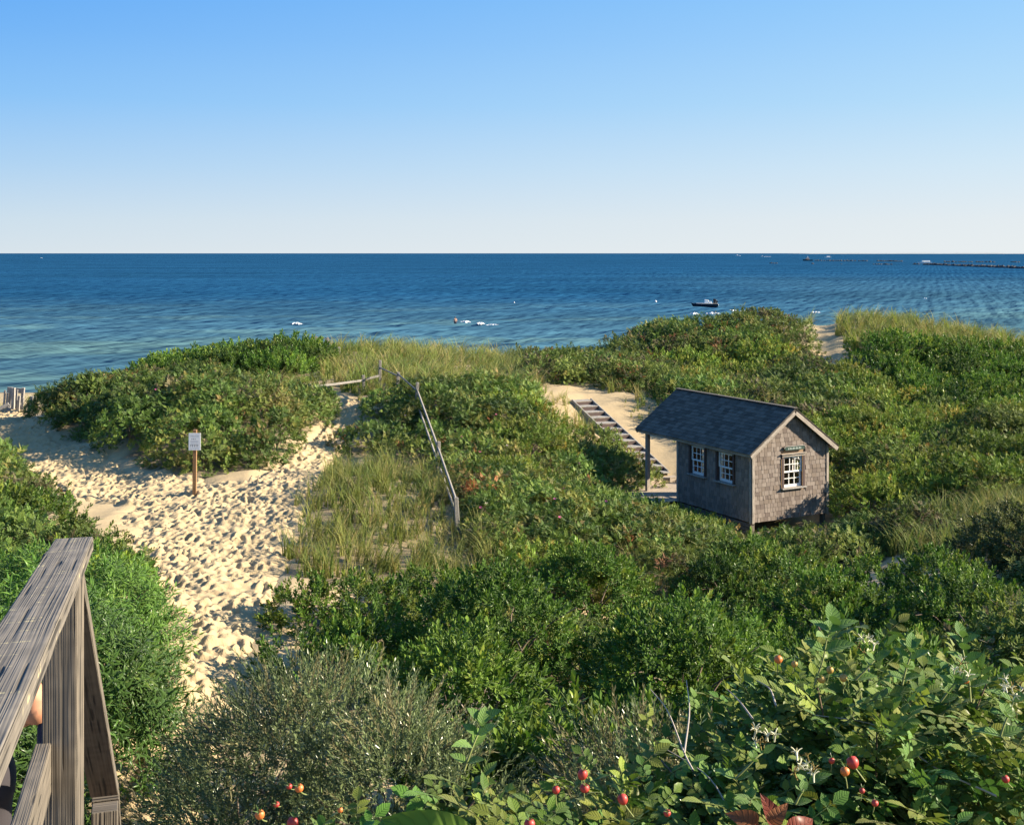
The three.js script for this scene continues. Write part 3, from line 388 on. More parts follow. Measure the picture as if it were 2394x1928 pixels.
// beach grass
const tufts = [tuft(1, 12, 0.22), tuft(2, 10, 0.4), tuft(3, 11, 0.1)];
for (const [zi, key] of Object.keys(GRASS).entries()) {
  const z = GRASS[key], R = mulberry(300 + zi), [ax, ay, bx, by] = bounds(z.poly), lists = tufts.map(() => []), n = Math.round((bx - ax) * (by - ay) * z.per);
  for (let i = 0; i < n; i++) {
    const x = lerp(ax, bx, R()), d = lerp(ay, by, R()); if (!polyHas(z.poly, x + 0.5 * n2(x, d), d + 0.5 * n2(x + 5, d)) || pathMask(x, d) > 0.15 || hillPath(x, d) > -0.1) continue;
    const clump = n2(x * 0.6 + zi * 9, d * 0.6); if (clump < -0.25 && R() < (z.thick ? 0.5 : 0.75)) continue;
    const s = z.h * (0.5 + 0.75 * R()) * (1 + 0.3 * clump), w = s * (d > 42 ? 1.7 : 1.25), tone = pick(R, [[5, 0.224, 0.270, 0.049], [3, 0.299, 0.299, 0.073], [1.4, 0.414, 0.345, 0.127], [1.2, 0.149, 0.230, 0.035]]), v = (0.8 + 0.35 * R()) * (z.thick ? 0.85 : 1.0);
    lists[Math.floor(R() * 3)].push([M4().compose(V(x, H(x, d) - 0.03, -d), Q().setFromAxisAngle(UPV, (R() - 0.5) * 3.2), V(w, s * 1.15, w)), rgb(tone[1] * v, tone[2] * v, tone[3] * v)]);
  }
  const root = new THREE.Group(); root.name = numbered('beach_grass'); root.userData = { kind: 'stuff', label: z.label, category: 'grass' }; scene.add(root);
  lists.forEach((list, gi) => { if (!list.length) return; const im = new THREE.InstancedMesh(tufts[gi], matGrass, list.length); im.name = 'grass_tufts'; im.userData.kind = 'stuff'; shadows(im); list.forEach(([m, c], i) => { im.setMatrixAt(i, m); im.setColorAt(i, c); }); root.add(im); sprayCount += list.length; });
}

// ---------- wood and other materials ----------
const wn = [tileNoise(3, 220, 41), tileNoise(9, 90, 42), tileNoise(40, 40, 43), tileNoise(4, 700, 44), tileNoise(6, 14, 45)];
const grain = (u, v) => { const warp = v + 0.0035 * (wn[4](u, v) - 0.5); return 0.38 * wn[0](u, warp) + 0.24 * wn[1](u, warp) + 0.38 * wn[3](u, warp); };
const crack = (u, v) => { const warp = v + 0.0035 * (wn[4](u, v) - 0.5), g = wn[1](u, warp) * 0.4 + wn[0](u, warp) * 0.6; return sm(0.33, 0.22, g); };
const woodBump = texture(512, 1024, (u, v) => 0.55 + 0.45 * grain(u, v) - 0.55 * crack(u, v));
const woodMap = (base, dark, spots) => texture(512, 1024, (u, v) => { const g = grain(u, v), c = crack(u, v), l = spots ? sm(0.80, 0.9, wn[2](u * 2, v * 0.6) * 0.75 + wn[0](u, v) * 0.25) : 0, k = 0.28 + 1.3 * g + 0.3 * (wn[2](u, v) - 0.5); return base.map((b, q) => lerp(lerp(b * k, dark[q], c * 0.85), [0.46, 0.40, 0.22][q], l * 0.8)); }, true);
const woodMat = (base, dark, bump, spots = false, o = {}) => new THREE.MeshStandardMaterial({ color: 0xffffff, map: woodMap(base, dark, spots), bumpMap: woodBump, bumpScale: bump, roughness: 0.88, ...o });
const matRail = woodMat([0.155, 0.134, 0.110], [0.022, 0.018, 0.015], 0.007, true);
const matGrey = woodMat([0.138, 0.115, 0.088], [0.018, 0.015, 0.012], 0.008);
const matSilver = woodMat([0.33, 0.305, 0.275], [0.10, 0.09, 0.08], 0.003);
const matPost = woodMat([0.30, 0.17, 0.075], [0.10, 0.055, 0.025], 0.002);
const matFence = woodMat([0.235, 0.215, 0.19], [0.06, 0.052, 0.045], 0.004);
const matDeck = woodMat([0.42, 0.34, 0.26], [0.10, 0.08, 0.06], 0.002);
const matTrim = woodMat([0.34, 0.29, 0.24], [0.10, 0.08, 0.06], 0.002);
const matShingle = [[0.20, 0.158, 0.130], [0.228, 0.183, 0.154], [0.258, 0.210, 0.178], [0.208, 0.162, 0.130], [0.158, 0.122, 0.103], [0.288, 0.236, 0.20]].map((b) => new THREE.MeshStandardMaterial({ color: rgb(...b), map: texture(128, 128, (u, v) => 0.72 + 0.5 * grain(v * 0.5 + b[0], u), true), roughness: 0.92 }));
const matSideShingle = new THREE.MeshStandardMaterial({ color: 0xffffff, vertexColors: true, roughness: 0.92 });
const matRoof = new THREE.MeshStandardMaterial({ color: 0xffffff, vertexColors: true, roughness: 1 });
const matInside = woodMat([0.30, 0.20, 0.12], [0.12, 0.08, 0.05], 0.001);
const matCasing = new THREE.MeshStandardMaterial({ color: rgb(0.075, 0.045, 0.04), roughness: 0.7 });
const matBlackish = new THREE.MeshStandardMaterial({ color: rgb(0.100, 0.086, 0.072), roughness: 0.9 });
const matWhite = new THREE.MeshStandardMaterial({ color: rgb(0.78, 0.77, 0.74), roughness: 0.55 });
const matGlass = new THREE.MeshPhysicalMaterial({ color: 0xffffff, roughness: 0.03, transmission: 1, thickness: 0, ior: 1.5 });

// ---------- shingled cabin ----------
{
  const R = mulberry(404), WID = 2.95, LEN = 3.6, Y0 = 0.69, EAVE = 2.77, RIDGE = 3.83, EXPO = 0.127, PORCH = 5.36, OV = 0.22;
  const hut = thing('beach_cabin', 'small weathered shingled cabin with dark gabled roof and open porch in the dune hollow', 'cabin', [7.01, 2.45, -35.0], Math.asin(0.477));
  // axes here: x along the gable, -z along the long wall, origin at the near corner
  const slope = Math.atan2(RIDGE - EAVE, WID / 2);
  const wallShape = (pts, holes) => { const s = new THREE.Shape(pts.map(([x, y]) => new THREE.Vector2(x, y))); for (const [x0, y0, x1, y1] of holes) s.holes.push(new THREE.Path([[x0, y0], [x0, y1], [x1, y1], [x1, y0]].map(([x, y]) => new THREE.Vector2(x, y)))); return new THREE.ExtrudeGeometry(s, { depth: 0.09, bevelEnabled: false }); };
  const GW = [1.19, 1.57, 1.93, 2.49], SW = [[0.82, 1.65, 1.55, 2.53], [2.20, 1.65, 2.90, 2.53]];
  const pent = [[0, Y0], [WID, Y0], [WID, EAVE], [WID / 2, RIDGE], [0, EAVE]];
  const gable = part('gable_wall', wallShape(pent, [GW]).translate(0, 0, -0.10), matInside, hut);
  const back = part('gable_wall', wallShape(pent, [[0.9, Y0 + 0.05, 1.8, 2.6]]).translate(0, 0, -LEN), matInside, hut); back.userData.label = 'gable wall with the doorway under the porch roof';
  const long = (holes) => wallShape([[0.11, Y0], [LEN - 0.01, Y0], [LEN - 0.01, EAVE - 0.03], [0.11, EAVE - 0.03]], holes).rotateY(Math.PI / 2);
  const side = part('side_wall', long(SW).translate(0.01, 0, 0), matInside, hut), sideFar = part('side_wall', long(SW).translate(WID - 0.10, 0, 0), matInside, hut);
  // shingles: tapered slips, butts proud of the course below
  const slip = new THREE.BoxGeometry(1, 1, 1); { const p = slip.attributes.position; for (let i = 0; i < p.count; i++) if (p.getY(i) > 0) p.setZ(i, p.getZ(i) * 0.35 - 0.325); }
  const courses = (x0f, x1f, yTop, holes) => { const list = []; for (let row = 0; ; row++) { const y = Y0 - 0.03 + row * EXPO; if (y > yTop) break; let x = x0f(y + EXPO / 2) + (row % 2 ? -0.05 : 0), end = x1f(y + EXPO / 2); while (x < end - 0.02) { const w = 0.085 + 0.10 * R(); let a = Math.max(x, x0f(y + EXPO / 2)), b = Math.min(x + w, end); x += w; for (const [hx0, hy0, hx1, hy1] of holes) if (y + EXPO > hy0 && y < hy1) { if (a >= hx0 && b <= hx1) { b = a; } else if (a < hx0 && b > hx0) b = hx0; else if (a < hx1 && b > hx1) a = hx1; } if (b - a > 0.03) list.push([(a + b) / 2, y + (R() - 0.5) * 0.012, b - a - 0.011]); } } return list; };
  const rakeX = (y) => y < EAVE - 0.04 ? 0 : (y - EAVE + 0.04) / (RIDGE - EAVE) * WID / 2;
  const gl = courses((y) => 0.085 + rakeX(y), (y) => WID - 0.085 - rakeX(y), RIDGE - 0.2, [[GW[0] - 0.10, GW[1] - 0.05, GW[2] + 0.10, GW[3] + 0.12]]), sorted = gl.slice().sort((a, b) => b[2] - a[2]), rest = [];
  sorted.forEach(([x, y, w], i) => {
    const T = 0.026 + 0.012 * R(), place = (o) => { o.position.set(x, y + 0.085, 0.008 + T / 2 - 0.01); o.scale.set(w, 0.17, T); o.rotation.x = 0.05; o.rotation.z = (R() - 0.5) * 0.012; };
    if (i < 300) place(part('shingle', slip, matShingle[Math.floor(R() * 6)], gable)); else { const o = new THREE.Object3D(); place(o); o.updateMatrix(); rest.push(slip.clone().applyMatrix4(o.matrix)); }
  });
  if (rest.length) part('shingle_courses', mergeGeometries(rest), matShingle[2], gable, true);
  const paint = (g, c) => { const n = g.attributes.position.count, a = new Float32Array(n * 3); for (let i = 0; i < n; i++) a.set(c, i * 3); g.setAttribute('color', new THREE.BufferAttribute(a, 3)); return g; };
  const sideList = courses(() => 0.02, () => LEN, EAVE - 0.12, SW.map(([a, b, c, e]) => [a - 0.09, b - 0.05, c + 0.09, e + 0.1]));
  const sideGeo = (dir, x) => mergeGeometries(sideList.map(([t, y, w]) => { const k = 0.75 + 0.5 * R(), T = 0.028; const g = paint(slip.clone(), [0.222 * k, 0.177 * k, 0.148 * k]); g.scale(w, 0.17, T); g.rotateX(0.035); g.rotateY(dir * Math.PI / 2); g.translate(x, y + 0.085, -t); return g; }));
  part('shingle_courses', sideGeo(-1, -0.004), matSideShingle, side, true); part('shingle_courses', sideGeo(1, WID + 0.004), matSideShingle, sideFar, true);
  // corner boards, rake boards, fascia
  const board = (name, a, b, w, t, up, mat = matTrim, parent = hut) => part(name, boardGeo(V(...a), V(...b), w, t, up, 0.003, R() * 5), mat, parent);
  for (const [x, dx] of [[0, -1], [WID, 1]]) { board('corner_board', [x + (dx < 0 ? 0.035 : -0.035), Y0 - 0.06, 0.028], [x + (dx < 0 ? 0.035 : -0.035), EAVE - 0.02, 0.028], 0.085, 0.03, V(0, 0, 1)); board('corner_board', [x + dx * 0.028, Y0 - 0.06, -0.03], [x + dx * 0.028, EAVE - 0.05, -0.03], 0.075, 0.03, V(1, 0, 0)); }
  board('corner_board', [-0.028, Y0 - 0.06, -LEN + 0.02], [-0.028, EAVE - 0.05, -LEN + 0.02], 0.09, 0.03, V(1, 0, 0));
  const roof = part('roof', (() => { const out = []; for (const s of [-1, 1]) { const g = new THREE.BoxGeometry(1, 0.05, PORCH + 0.3 + OV), L = (WID / 2 + 0.2) / Math.cos(slope); g.scale(L, 1, 1); g.translate(s * L / 2, -0.025, 0); g.rotateZ(-s * slope); g.translate(WID / 2, RIDGE + 0.085, -(PORCH + 0.3 - OV) / 2); out.push(g); } return mergeGeometries(out.map((g) => paint(g, [0.10, 0.085, 0.07]))); })(), matRoof, hut);
  { // roof shingles laid in courses on both slopes
    const L = (WID / 2 + 0.2) / Math.cos(slope), out = [], rowsN = 15;
    for (const s of [-1, 1]) for (let r = 0; r < rowsN; r++) { let z = OV + 0.02; const zEnd = -(PORCH + 0.31); z += (r % 2) * 0.0; let first = true; while (z > zEnd + 0.01) { const w = Math.min(first && r % 2 ? 0.10 : 0.17 + 0.09 * R(), z - zEnd), k = 0.62 + 0.75 * R(), t = L + 0.03 - (r + 0.5) * (L / rowsN); first = false; const g = paint(new THREE.BoxGeometry(0.19, 0.012, w - 0.008), [0.100 * k, 0.086 * k, 0.072 * k]); g.rotateZ(s * 0.055); g.translate(s * (t), 0.016 + 0.003 * R(), 0); g.rotateZ(-s * slope); g.translate(WID / 2, RIDGE + 0.085, z - w / 2); out.push(g); z -= w; } }
    part('roof_shingles', mergeGeometries(out), matRoof, roof, true);
    part('ridge_board', boardGeo(V(WID / 2, RIDGE + 0.125, OV + 0.02), V(WID / 2, RIDGE + 0.125, -(PORCH + 0.3)), 0.16, 0.02), matBlackish, roof);
  }
  for (const s of [-1, 1]) { const L = (WID / 2 + 0.2) / Math.cos(slope), up = V(0, 0, 1), e = (t, z, dy) => [WID / 2 + s * t * Math.cos(slope), RIDGE - t * Math.sin(slope) + dy, z]; board('rake_board', e(0.02, OV - 0.005, -0.015), e(L, OV - 0.005, -0.015), 0.12, 0.03, up); board('rake_board', e(0.02, -(PORCH + 0.29), -0.015), e(L, -(PORCH + 0.29), -0.015), 0.12, 0.03, up); board('eave_board', [WID / 2 + s * (WID / 2 + 0.175), EAVE - 0.13, OV - 0.03], [WID / 2 + s * (WID / 2 + 0.175), EAVE - 0.13, -(PORCH + 0.27)], 0.09, 0.022, V(1, 0, 0)); }
  // windows: double-hung, six panes over six
  function windowUnit(parent, w, h, label) {
    const g = new THREE.Group(); g.name = 'window'; parent.add(g); g.userData.label = label;
    const c = 0.045, bx = (name, m, ...a) => part(name, boxAt(...a), m, g);
    bx('casing', matCasing, 0.075, h + 0.1, 0.03, -w / 2 - 0.038, h / 2 + 0.02, 0.026); bx('casing', matCasing, 0.075, h + 0.1, 0.03, w / 2 + 0.038, h / 2 + 0.02, 0.026); bx('casing', matTrim, w + 0.15, 0.07, 0.03, 0, h + 0.036, 0.029);
    bx('head_cap', matTrim, w + 0.22, 0.022, 0.075, 0, h + 0.083, 0.045); bx('sill', matSilver, w + 0.2, 0.035, 0.12, 0, -0.018, 0.04);
    bx('jamb', matCasing, 0.012, h, 0.09, -w / 2 + 0.006, h / 2, -0.05); bx('jamb', matCasing, 0.012, h, 0.09, w / 2 - 0.006, h / 2, -0.05);
    const W2 = w - 0.03; const sash = (y0, y1, z, bot) => { const hh = y1 - y0; bx('sash_rail', matWhite, W2, bot, 0.03, 0, y0 + bot / 2, z); bx('sash_rail', matWhite, W2, c, 0.03, 0, y1 - c / 2, z); for (const s of [-1, 1]) bx('sash_stile', matWhite, c, hh - c - bot, 0.03, s * (W2 - c) / 2, y0 + bot + (hh - c - bot) / 2, z);
      const iw = W2 - 2 * c, ih = hh - c - bot, yb = y0 + bot; for (const k of [1, 2]) bx('muntin', matWhite, 0.022, ih, 0.022, -iw / 2 + iw * k / 3, yb + ih / 2, z); bx('muntin', matWhite, iw, 0.02, 0.018, 0, yb + ih / 2, z + 0.003);
      for (let a = 0; a < 3; a++) for (let b = 0; b < 2; b++) { const p = part('pane', new THREE.PlaneGeometry(iw / 3, ih / 2), matGlass, g); p.position.set(-iw / 2 + iw * (a + 0.5) / 3, yb + ih * (b + 0.5) / 2, z - 0.013); } };
    sash(0.0, h / 2 + 0.02, -0.07, 0.075); sash(h / 2 - 0.02, h, -0.035, 0.045); return g;
  }
  const w1 = windowUnit(hut, GW[2] - GW[0], GW[3] - GW[1], 'sunlit window with white muntins in the gable'); w1.position.set((GW[0] + GW[2]) / 2, GW[1], 0.012);
  for (const [a, b, c, e] of SW) { const w = windowUnit(hut, c - a, e - b, 'shaded white sash window in the long wall'); w.position.set(-0.014, b, -(a + c) / 2); w.rotation.y = -Math.PI / 2; const o = windowUnit(hut, c - a, e - b, 'sash window in the wall towards the sun'); o.position.set(WID + 0.014, b, -(a + c) / 2); o.rotation.y = Math.PI / 2; }
  // carved name board over the gable window, its letters too weathered to read
  { const cv = document.createElement('canvas'); cv.width = 512; cv.height = 96; const x = cv.getContext('2d'); x.fillStyle = '#12372f'; x.fillRect(0, 0, 512, 96); x.strokeStyle = '#cfd6cf'; x.lineWidth = 7; x.lineCap = 'round'; const r = mulberry(9); for (let k = 0; k < 9; k++) { const X = 70 + k * 43; x.beginPath(); x.moveTo(X, 76); x.lineTo(X + 10 * r(), 28); if (k % 2) { x.lineTo(X + 20, 30 + 12 * r()); x.lineTo(X + 18, 74); } else { x.moveTo(X - 2, 52); x.lineTo(X + 20, 50 + 20 * r()); } x.stroke(); }
    const t = new THREE.CanvasTexture(cv); t.colorSpace = THREE.SRGBColorSpace; const cx = (GW[0] + GW[2]) / 2 + 0.02;
    const s = new THREE.Shape([[-0.42, 0.03], [-0.36, -0.05], [0.36, -0.05], [0.42, 0.03], [0.36, 0.065], [-0.36, 0.065]].map(([a, b]) => new THREE.Vector2(a, b)));
    const nb = part('name_board', new THREE.ExtrudeGeometry(s, { depth: 0.03, bevelEnabled: false }), new THREE.MeshStandardMaterial({ color: rgb(0.02, 0.05, 0.042), roughness: 0.5 }), hut); nb.position.set(cx, 2.73, 0.05); nb.userData.label = 'dark green name board with worn white lettering';
    const let_ = part('lettering', new THREE.PlaneGeometry(0.70, 0.10), new THREE.MeshStandardMaterial({ map: t, roughness: 0.6 }), nb); let_.position.set(0, 0.008, 0.034); part('edge_moulding', boxAt(0.74, 0.012, 0.04, 0, 0.072, 0.02), matSilver, nb); for (const s2 of [-1, 1]) part('edge_moulding', boardGeo(V(s2 * 0.365, 0.062, 0.034), V(s2 * 0.415, 0.02, 0.034), 0.02, 0.016, V(0, 0, 1)), matSilver, nb); }
  // floor, skirt, porch
  part('floor', boxAt(WID - 0.12, 0.05, LEN - 0.12, WID / 2, Y0 + 0.0, -LEN / 2), matInside, hut);
  for (let k = 0; k < 6; k++) { const y = Y0 - 0.13 - k * 0.125; board('skirt_board', [0.02, y, -0.05], [0.02, y, -LEN + 0.05], 0.105, 0.022, V(1, 0, 0), matGrey); if (k > 1) board('skirt_board', [0.06, y, -0.02], [WID - 0.06, y, -0.02], 0.105, 0.022, V(0, 0, 1), matGrey); }
  for (const [x, z] of [[0.1, -0.12], [WID - 0.1, -0.12], [0.1, -LEN + 0.1], [WID - 0.1, -LEN + 0.1]]) board('pier', [x, -0.25, z], [x, Y0, z], 0.12, 0.12, V(1, 0, 0), matGrey);
  for (const x of [0.06, WID - 0.06]) { board('porch_post', [x, Y0 - 0.05, -PORCH], [x, EAVE - 0.08, -PORCH], 0.12, 0.12, V(1, 0, 0), matTrim); board('porch_beam', [x, EAVE - 0.08, -LEN], [x, EAVE - 0.08, -PORCH - 0.15], 0.14, 0.06, V(1, 0, 0), matTrim); }
  board('porch_beam', [0.03, EAVE - 0.09, -PORCH], [WID - 0.03, EAVE - 0.09, -PORCH], 0.14, 0.08, V(0, 0, 1), matTrim);
  board('bench', [0.35, 1.35, -0.9], [0.35, 1.35, -3.0], 0.4, 0.04, UPV, matInside); board('bench', [2.0, 1.45, -0.3], [2.7, 1.45, -0.3], 0.35, 0.04, UPV, matInside);
  // deck beside the porch: a thing of its own
  const deck = thing('porch_deck', 'weathered plank deck under and beside the cabin porch', 'deck', [7.01, 2.45, -35.0], Math.asin(0.477));
  for (let k = 0; k < 20; k++) { const z = -LEN - 0.12 - k * 0.145; part('plank', boardGeo(V(-1.25 - 0.02 * R(), Y0 - 0.05, z), V(WID + 0.05, Y0 - 0.05, z), 0.137, 0.035, UPV, 0.003, R() * 9), matDeck, deck); }
  for (const x of [-1.15, 0.2, 1.6, WID - 0.1]) part('joist', boardGeo(V(x, Y0 - 0.15, -LEN - 0.05), V(x, Y0 - 0.15, -LEN - 2.95), 0.15, 0.04, V(1, 0, 0)), matGrey, deck);
  part('step_box', boxAt(1.3, 0.17, 0.3, 1.25, Y0 + 0.058, -LEN - 2.7), matDeck, deck);
}

// ---------- dune steps behind the cabin ----------
{
  const bot = V(5.15, 3.2, -42.3), top = V(2.75, 5.08, -47.6), n = 12, dir = top.clone().sub(bot), flat = V(dir.x, 0, dir.z).normalize(), across = V(-flat.z, 0, flat.x), s = thing('dune_steps', 'flight of pale plank steps climbing the bare dune behind the cabin porch', 'steps', bot.toArray());
  const L = (v) => v.clone().sub(bot), w = 0.42;
  for (const k of [-1, 1]) part('stringer', boardGeo(L(bot).addScaledVector(across, k * w).add(V(0, -0.02, 0)), L(top).addScaledVector(across, k * w).add(V(0, 0.02, 0)), 0.24, 0.045, across, 0.004, k), matSilver, s);
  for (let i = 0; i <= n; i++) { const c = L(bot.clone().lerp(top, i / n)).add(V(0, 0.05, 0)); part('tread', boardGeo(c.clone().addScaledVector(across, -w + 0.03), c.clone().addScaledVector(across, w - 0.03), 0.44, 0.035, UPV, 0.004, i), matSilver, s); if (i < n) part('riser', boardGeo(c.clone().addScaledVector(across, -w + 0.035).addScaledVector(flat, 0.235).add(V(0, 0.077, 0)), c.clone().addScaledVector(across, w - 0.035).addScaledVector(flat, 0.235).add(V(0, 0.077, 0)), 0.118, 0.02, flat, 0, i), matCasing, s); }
}
// ---------- split rail fence over the slope ----------
{
  const P = [[-7.55, 44.6, 0.7, 0.03], [-5.75, 46.5, 0.75, -0.04], [-5.2, 47.0, 1.15, 0.02], [-4.37, 45.5, 1.0, 0.05], [-3.34, 41.8, 1.2, 0.03], [-2.12, 34.2, 1.1, 0.02], [-1.28, 28.3, 0.95, -0.05]].map(([x, d, h, l]) => ({ x, d, h, l, y: H(x, d) }));
  const f = thing('split_rail_fence', 'grey weathered split rail fence running down the slope from the crest', 'fence', [P[2].x, P[2].y, -P[2].d]), o = V(P[2].x, P[2].y, -P[2].d), at = (p, t) => V(p.x + p.l * t, p.y + t, -p.d).sub(o), R = mulberry(31);
  for (const p of P) part('post', boardGeo(at(p, -0.4), at(p, p.h), 0.11, 0.08, V(0.3, 0, 1), 0.015, R() * 9), matFence, f);
  for (let i = 0; i < P.length - 1; i++) for (const t of i === 0 || i === 1 ? [0.55] : i === 2 ? [0.85] : [0.92, 0.5]) { const k = V(0.02 * (R() - 0.5), 0.04 * (R() - 0.5), 0); part('rail', boardGeo(at(P[i], Math.min(t, P[i].h - 0.1)).add(k), at(P[i + 1], Math.min(t, P[i + 1].h - 0.1)).sub(k), 0.095, 0.05, V(0.6, 0.3, 0.7), 0.018, R() * 9), matFence, f); }
}
{ // the short seaward length on the crest
  const P = [[-9.35, 57, 1.0, 0.02], [-8.75, 56.6, 0.9, 0.02], [-7.9, 54.6, 0.75, 0]].map(([x, d, h, l]) => ({ x, d, h, l, y: H(x, d) }));
  const f = thing('rail_fence', 'short grey rail fence on the crest beside the dark seaward shrubs', 'fence', [P[0].x, P[0].y, -P[0].d]), o = V(P[0].x, P[0].y, -P[0].d), at = (p, t) => V(p.x + p.l * t, p.y + t, -p.d).sub(o);
  for (const p of P) part('post', boardGeo(at(p, -0.4), at(p, p.h), 0.12, 0.10, V(0.3, 0, 1), 0.015, p.x), matFence, f);
  for (let i = 0; i < 2; i++) part('rail', boardGeo(at(P[i], 0.62), at(P[i + 1], 0.6), 0.14, 0.05, V(0.6, 0.2, 0.7), 0.015, i), matFence, f);
}
// ---------- broken board fence at the beach end of the path ----------
{
  const d0 = 47.2, f = thing('board_fence', 'broken grey board fence beside the path where it meets the beach', 'fence', W(40, 960, d0).toArray()), o = f.position.clone(), b = (name, p, q, w, t, up = V(0, 0, 1)) => part(name, boardGeo(W(...p).sub(o), W(...q).sub(o), w, t, up, 0.012, p[0]), matSilver, f);
  b('post', [20, 962, d0 + 0.4], [26, 905, d0 + 0.4], 0.12, 0.1); b('post', [28.5, 976, d0], [31, 906, d0], 0.12, 0.12); b('post', [47, 975, d0 + 0.6], [54, 906, d0 + 0.6], 0.11, 0.1); b('post', [61, 990, d0 - 0.4], [74, 926, d0 - 0.4], 0.13, 0.1); b('post', [40, 978, d0 + 0.2], [44, 925, d0 + 0.2], 0.1, 0.08);
  for (const [px, t] of [[8, 912], [14, 918], [36, 910], [50, 930], [66, 935]]) b('picket', [px - 2, 975, d0 + 0.3], [px + 3, t, d0 + 0.3], 0.08, 0.04);
  b('board', [16, 910, d0 + 0.7], [56, 914, d0 + 0.7], 0.2, 0.04); b('board', [30, 945, d0 + 0.2], [50, 944, d0 + 0.3], 0.09, 0.04); b('board', [57, 953, d0], [72, 938, d0 - 0.3], 0.12, 0.04); b('board', [12, 979, d0 - 0.1], [27, 953, d0 + 0.1], 0.30, 0.05);
  b('plank_edging', [-12, 960, d0 - 0.3], [20, 944, d0 - 0.2], 0.14, 0.05); b('plank_edging', [28, 970, d0 - 0.3], [52, 983, d0 - 0.7], 0.16, 0.05); b('plank_edging', [52, 983, d0 - 0.7], [84, 985.5, d0 - 0.9], 0.16, 0.05);
}
// ---------- notice on a post ----------
{
  const x = -8.23, d = 31, y = H(x, d) + 0.03, s = thing('notice_sign', 'white notice board on a brown wooden post standing in the trodden sand', 'sign', [x, y, -d], 0.06);
  part('post', boardGeo(V(0, -0.5, 0), V(0.02, 1.66, 0), 0.095, 0.09, V(0, 0, 1), 0.006, 2), matPost, s);
  const cv = document.createElement('canvas'); cv.width = 384; cv.height = 544; const c = cv.getContext('2d'), R = mulberry(3); c.fillStyle = '#eef0f2'; c.fillRect(0, 0, 384, 544);
  const fine = (y, n, x0, x1) => { c.fillStyle = '#9aa0a8'; for (let k = 0; k < n; k++) for (let X = x0; X < x1;) { const w = 8 + R() * 26; c.fillRect(X, y + k * 22, Math.min(w, x1 - X), 10); X += w + 7; } };
  fine(60, 3, 56, 336); c.fillStyle = '#1b2230'; for (let k = 0; k < 3; k++) { const X = 104 + k * 52; c.beginPath(); c.moveTo(X, 158); c.lineTo(X + 13, 182); c.lineTo(X, 214); c.lineTo(X - 11, 182); c.fill(); } fine(236, 3, 56, 320); fine(318, 2, 60, 320);
  c.fillStyle = '#33302a'; for (let k = 0; k < 5; k++) { const X = 70 + k * 57; c.fillRect(X - 20, 372, 42, 13); c.fillRect(X - 7, 380, 17, 62); } fine(474, 2, 48, 332);
  const t = new THREE.CanvasTexture(cv); t.colorSpace = THREE.SRGBColorSpace;
  const b = part('board', new RoundedBoxGeometry(0.31, 0.445, 0.012, 2, 0.004), matWhite, s); b.position.set(0.02, 1.355, 0.056); b.rotation.z = -0.008; b.userData.label = 'white notice board with rows of dark marks';
  const f = part('print', new THREE.PlaneGeometry(0.295, 0.43), new THREE.MeshStandardMaterial({ map: t, roughness: 0.5 }), b); f.position.z = 0.0085;
}
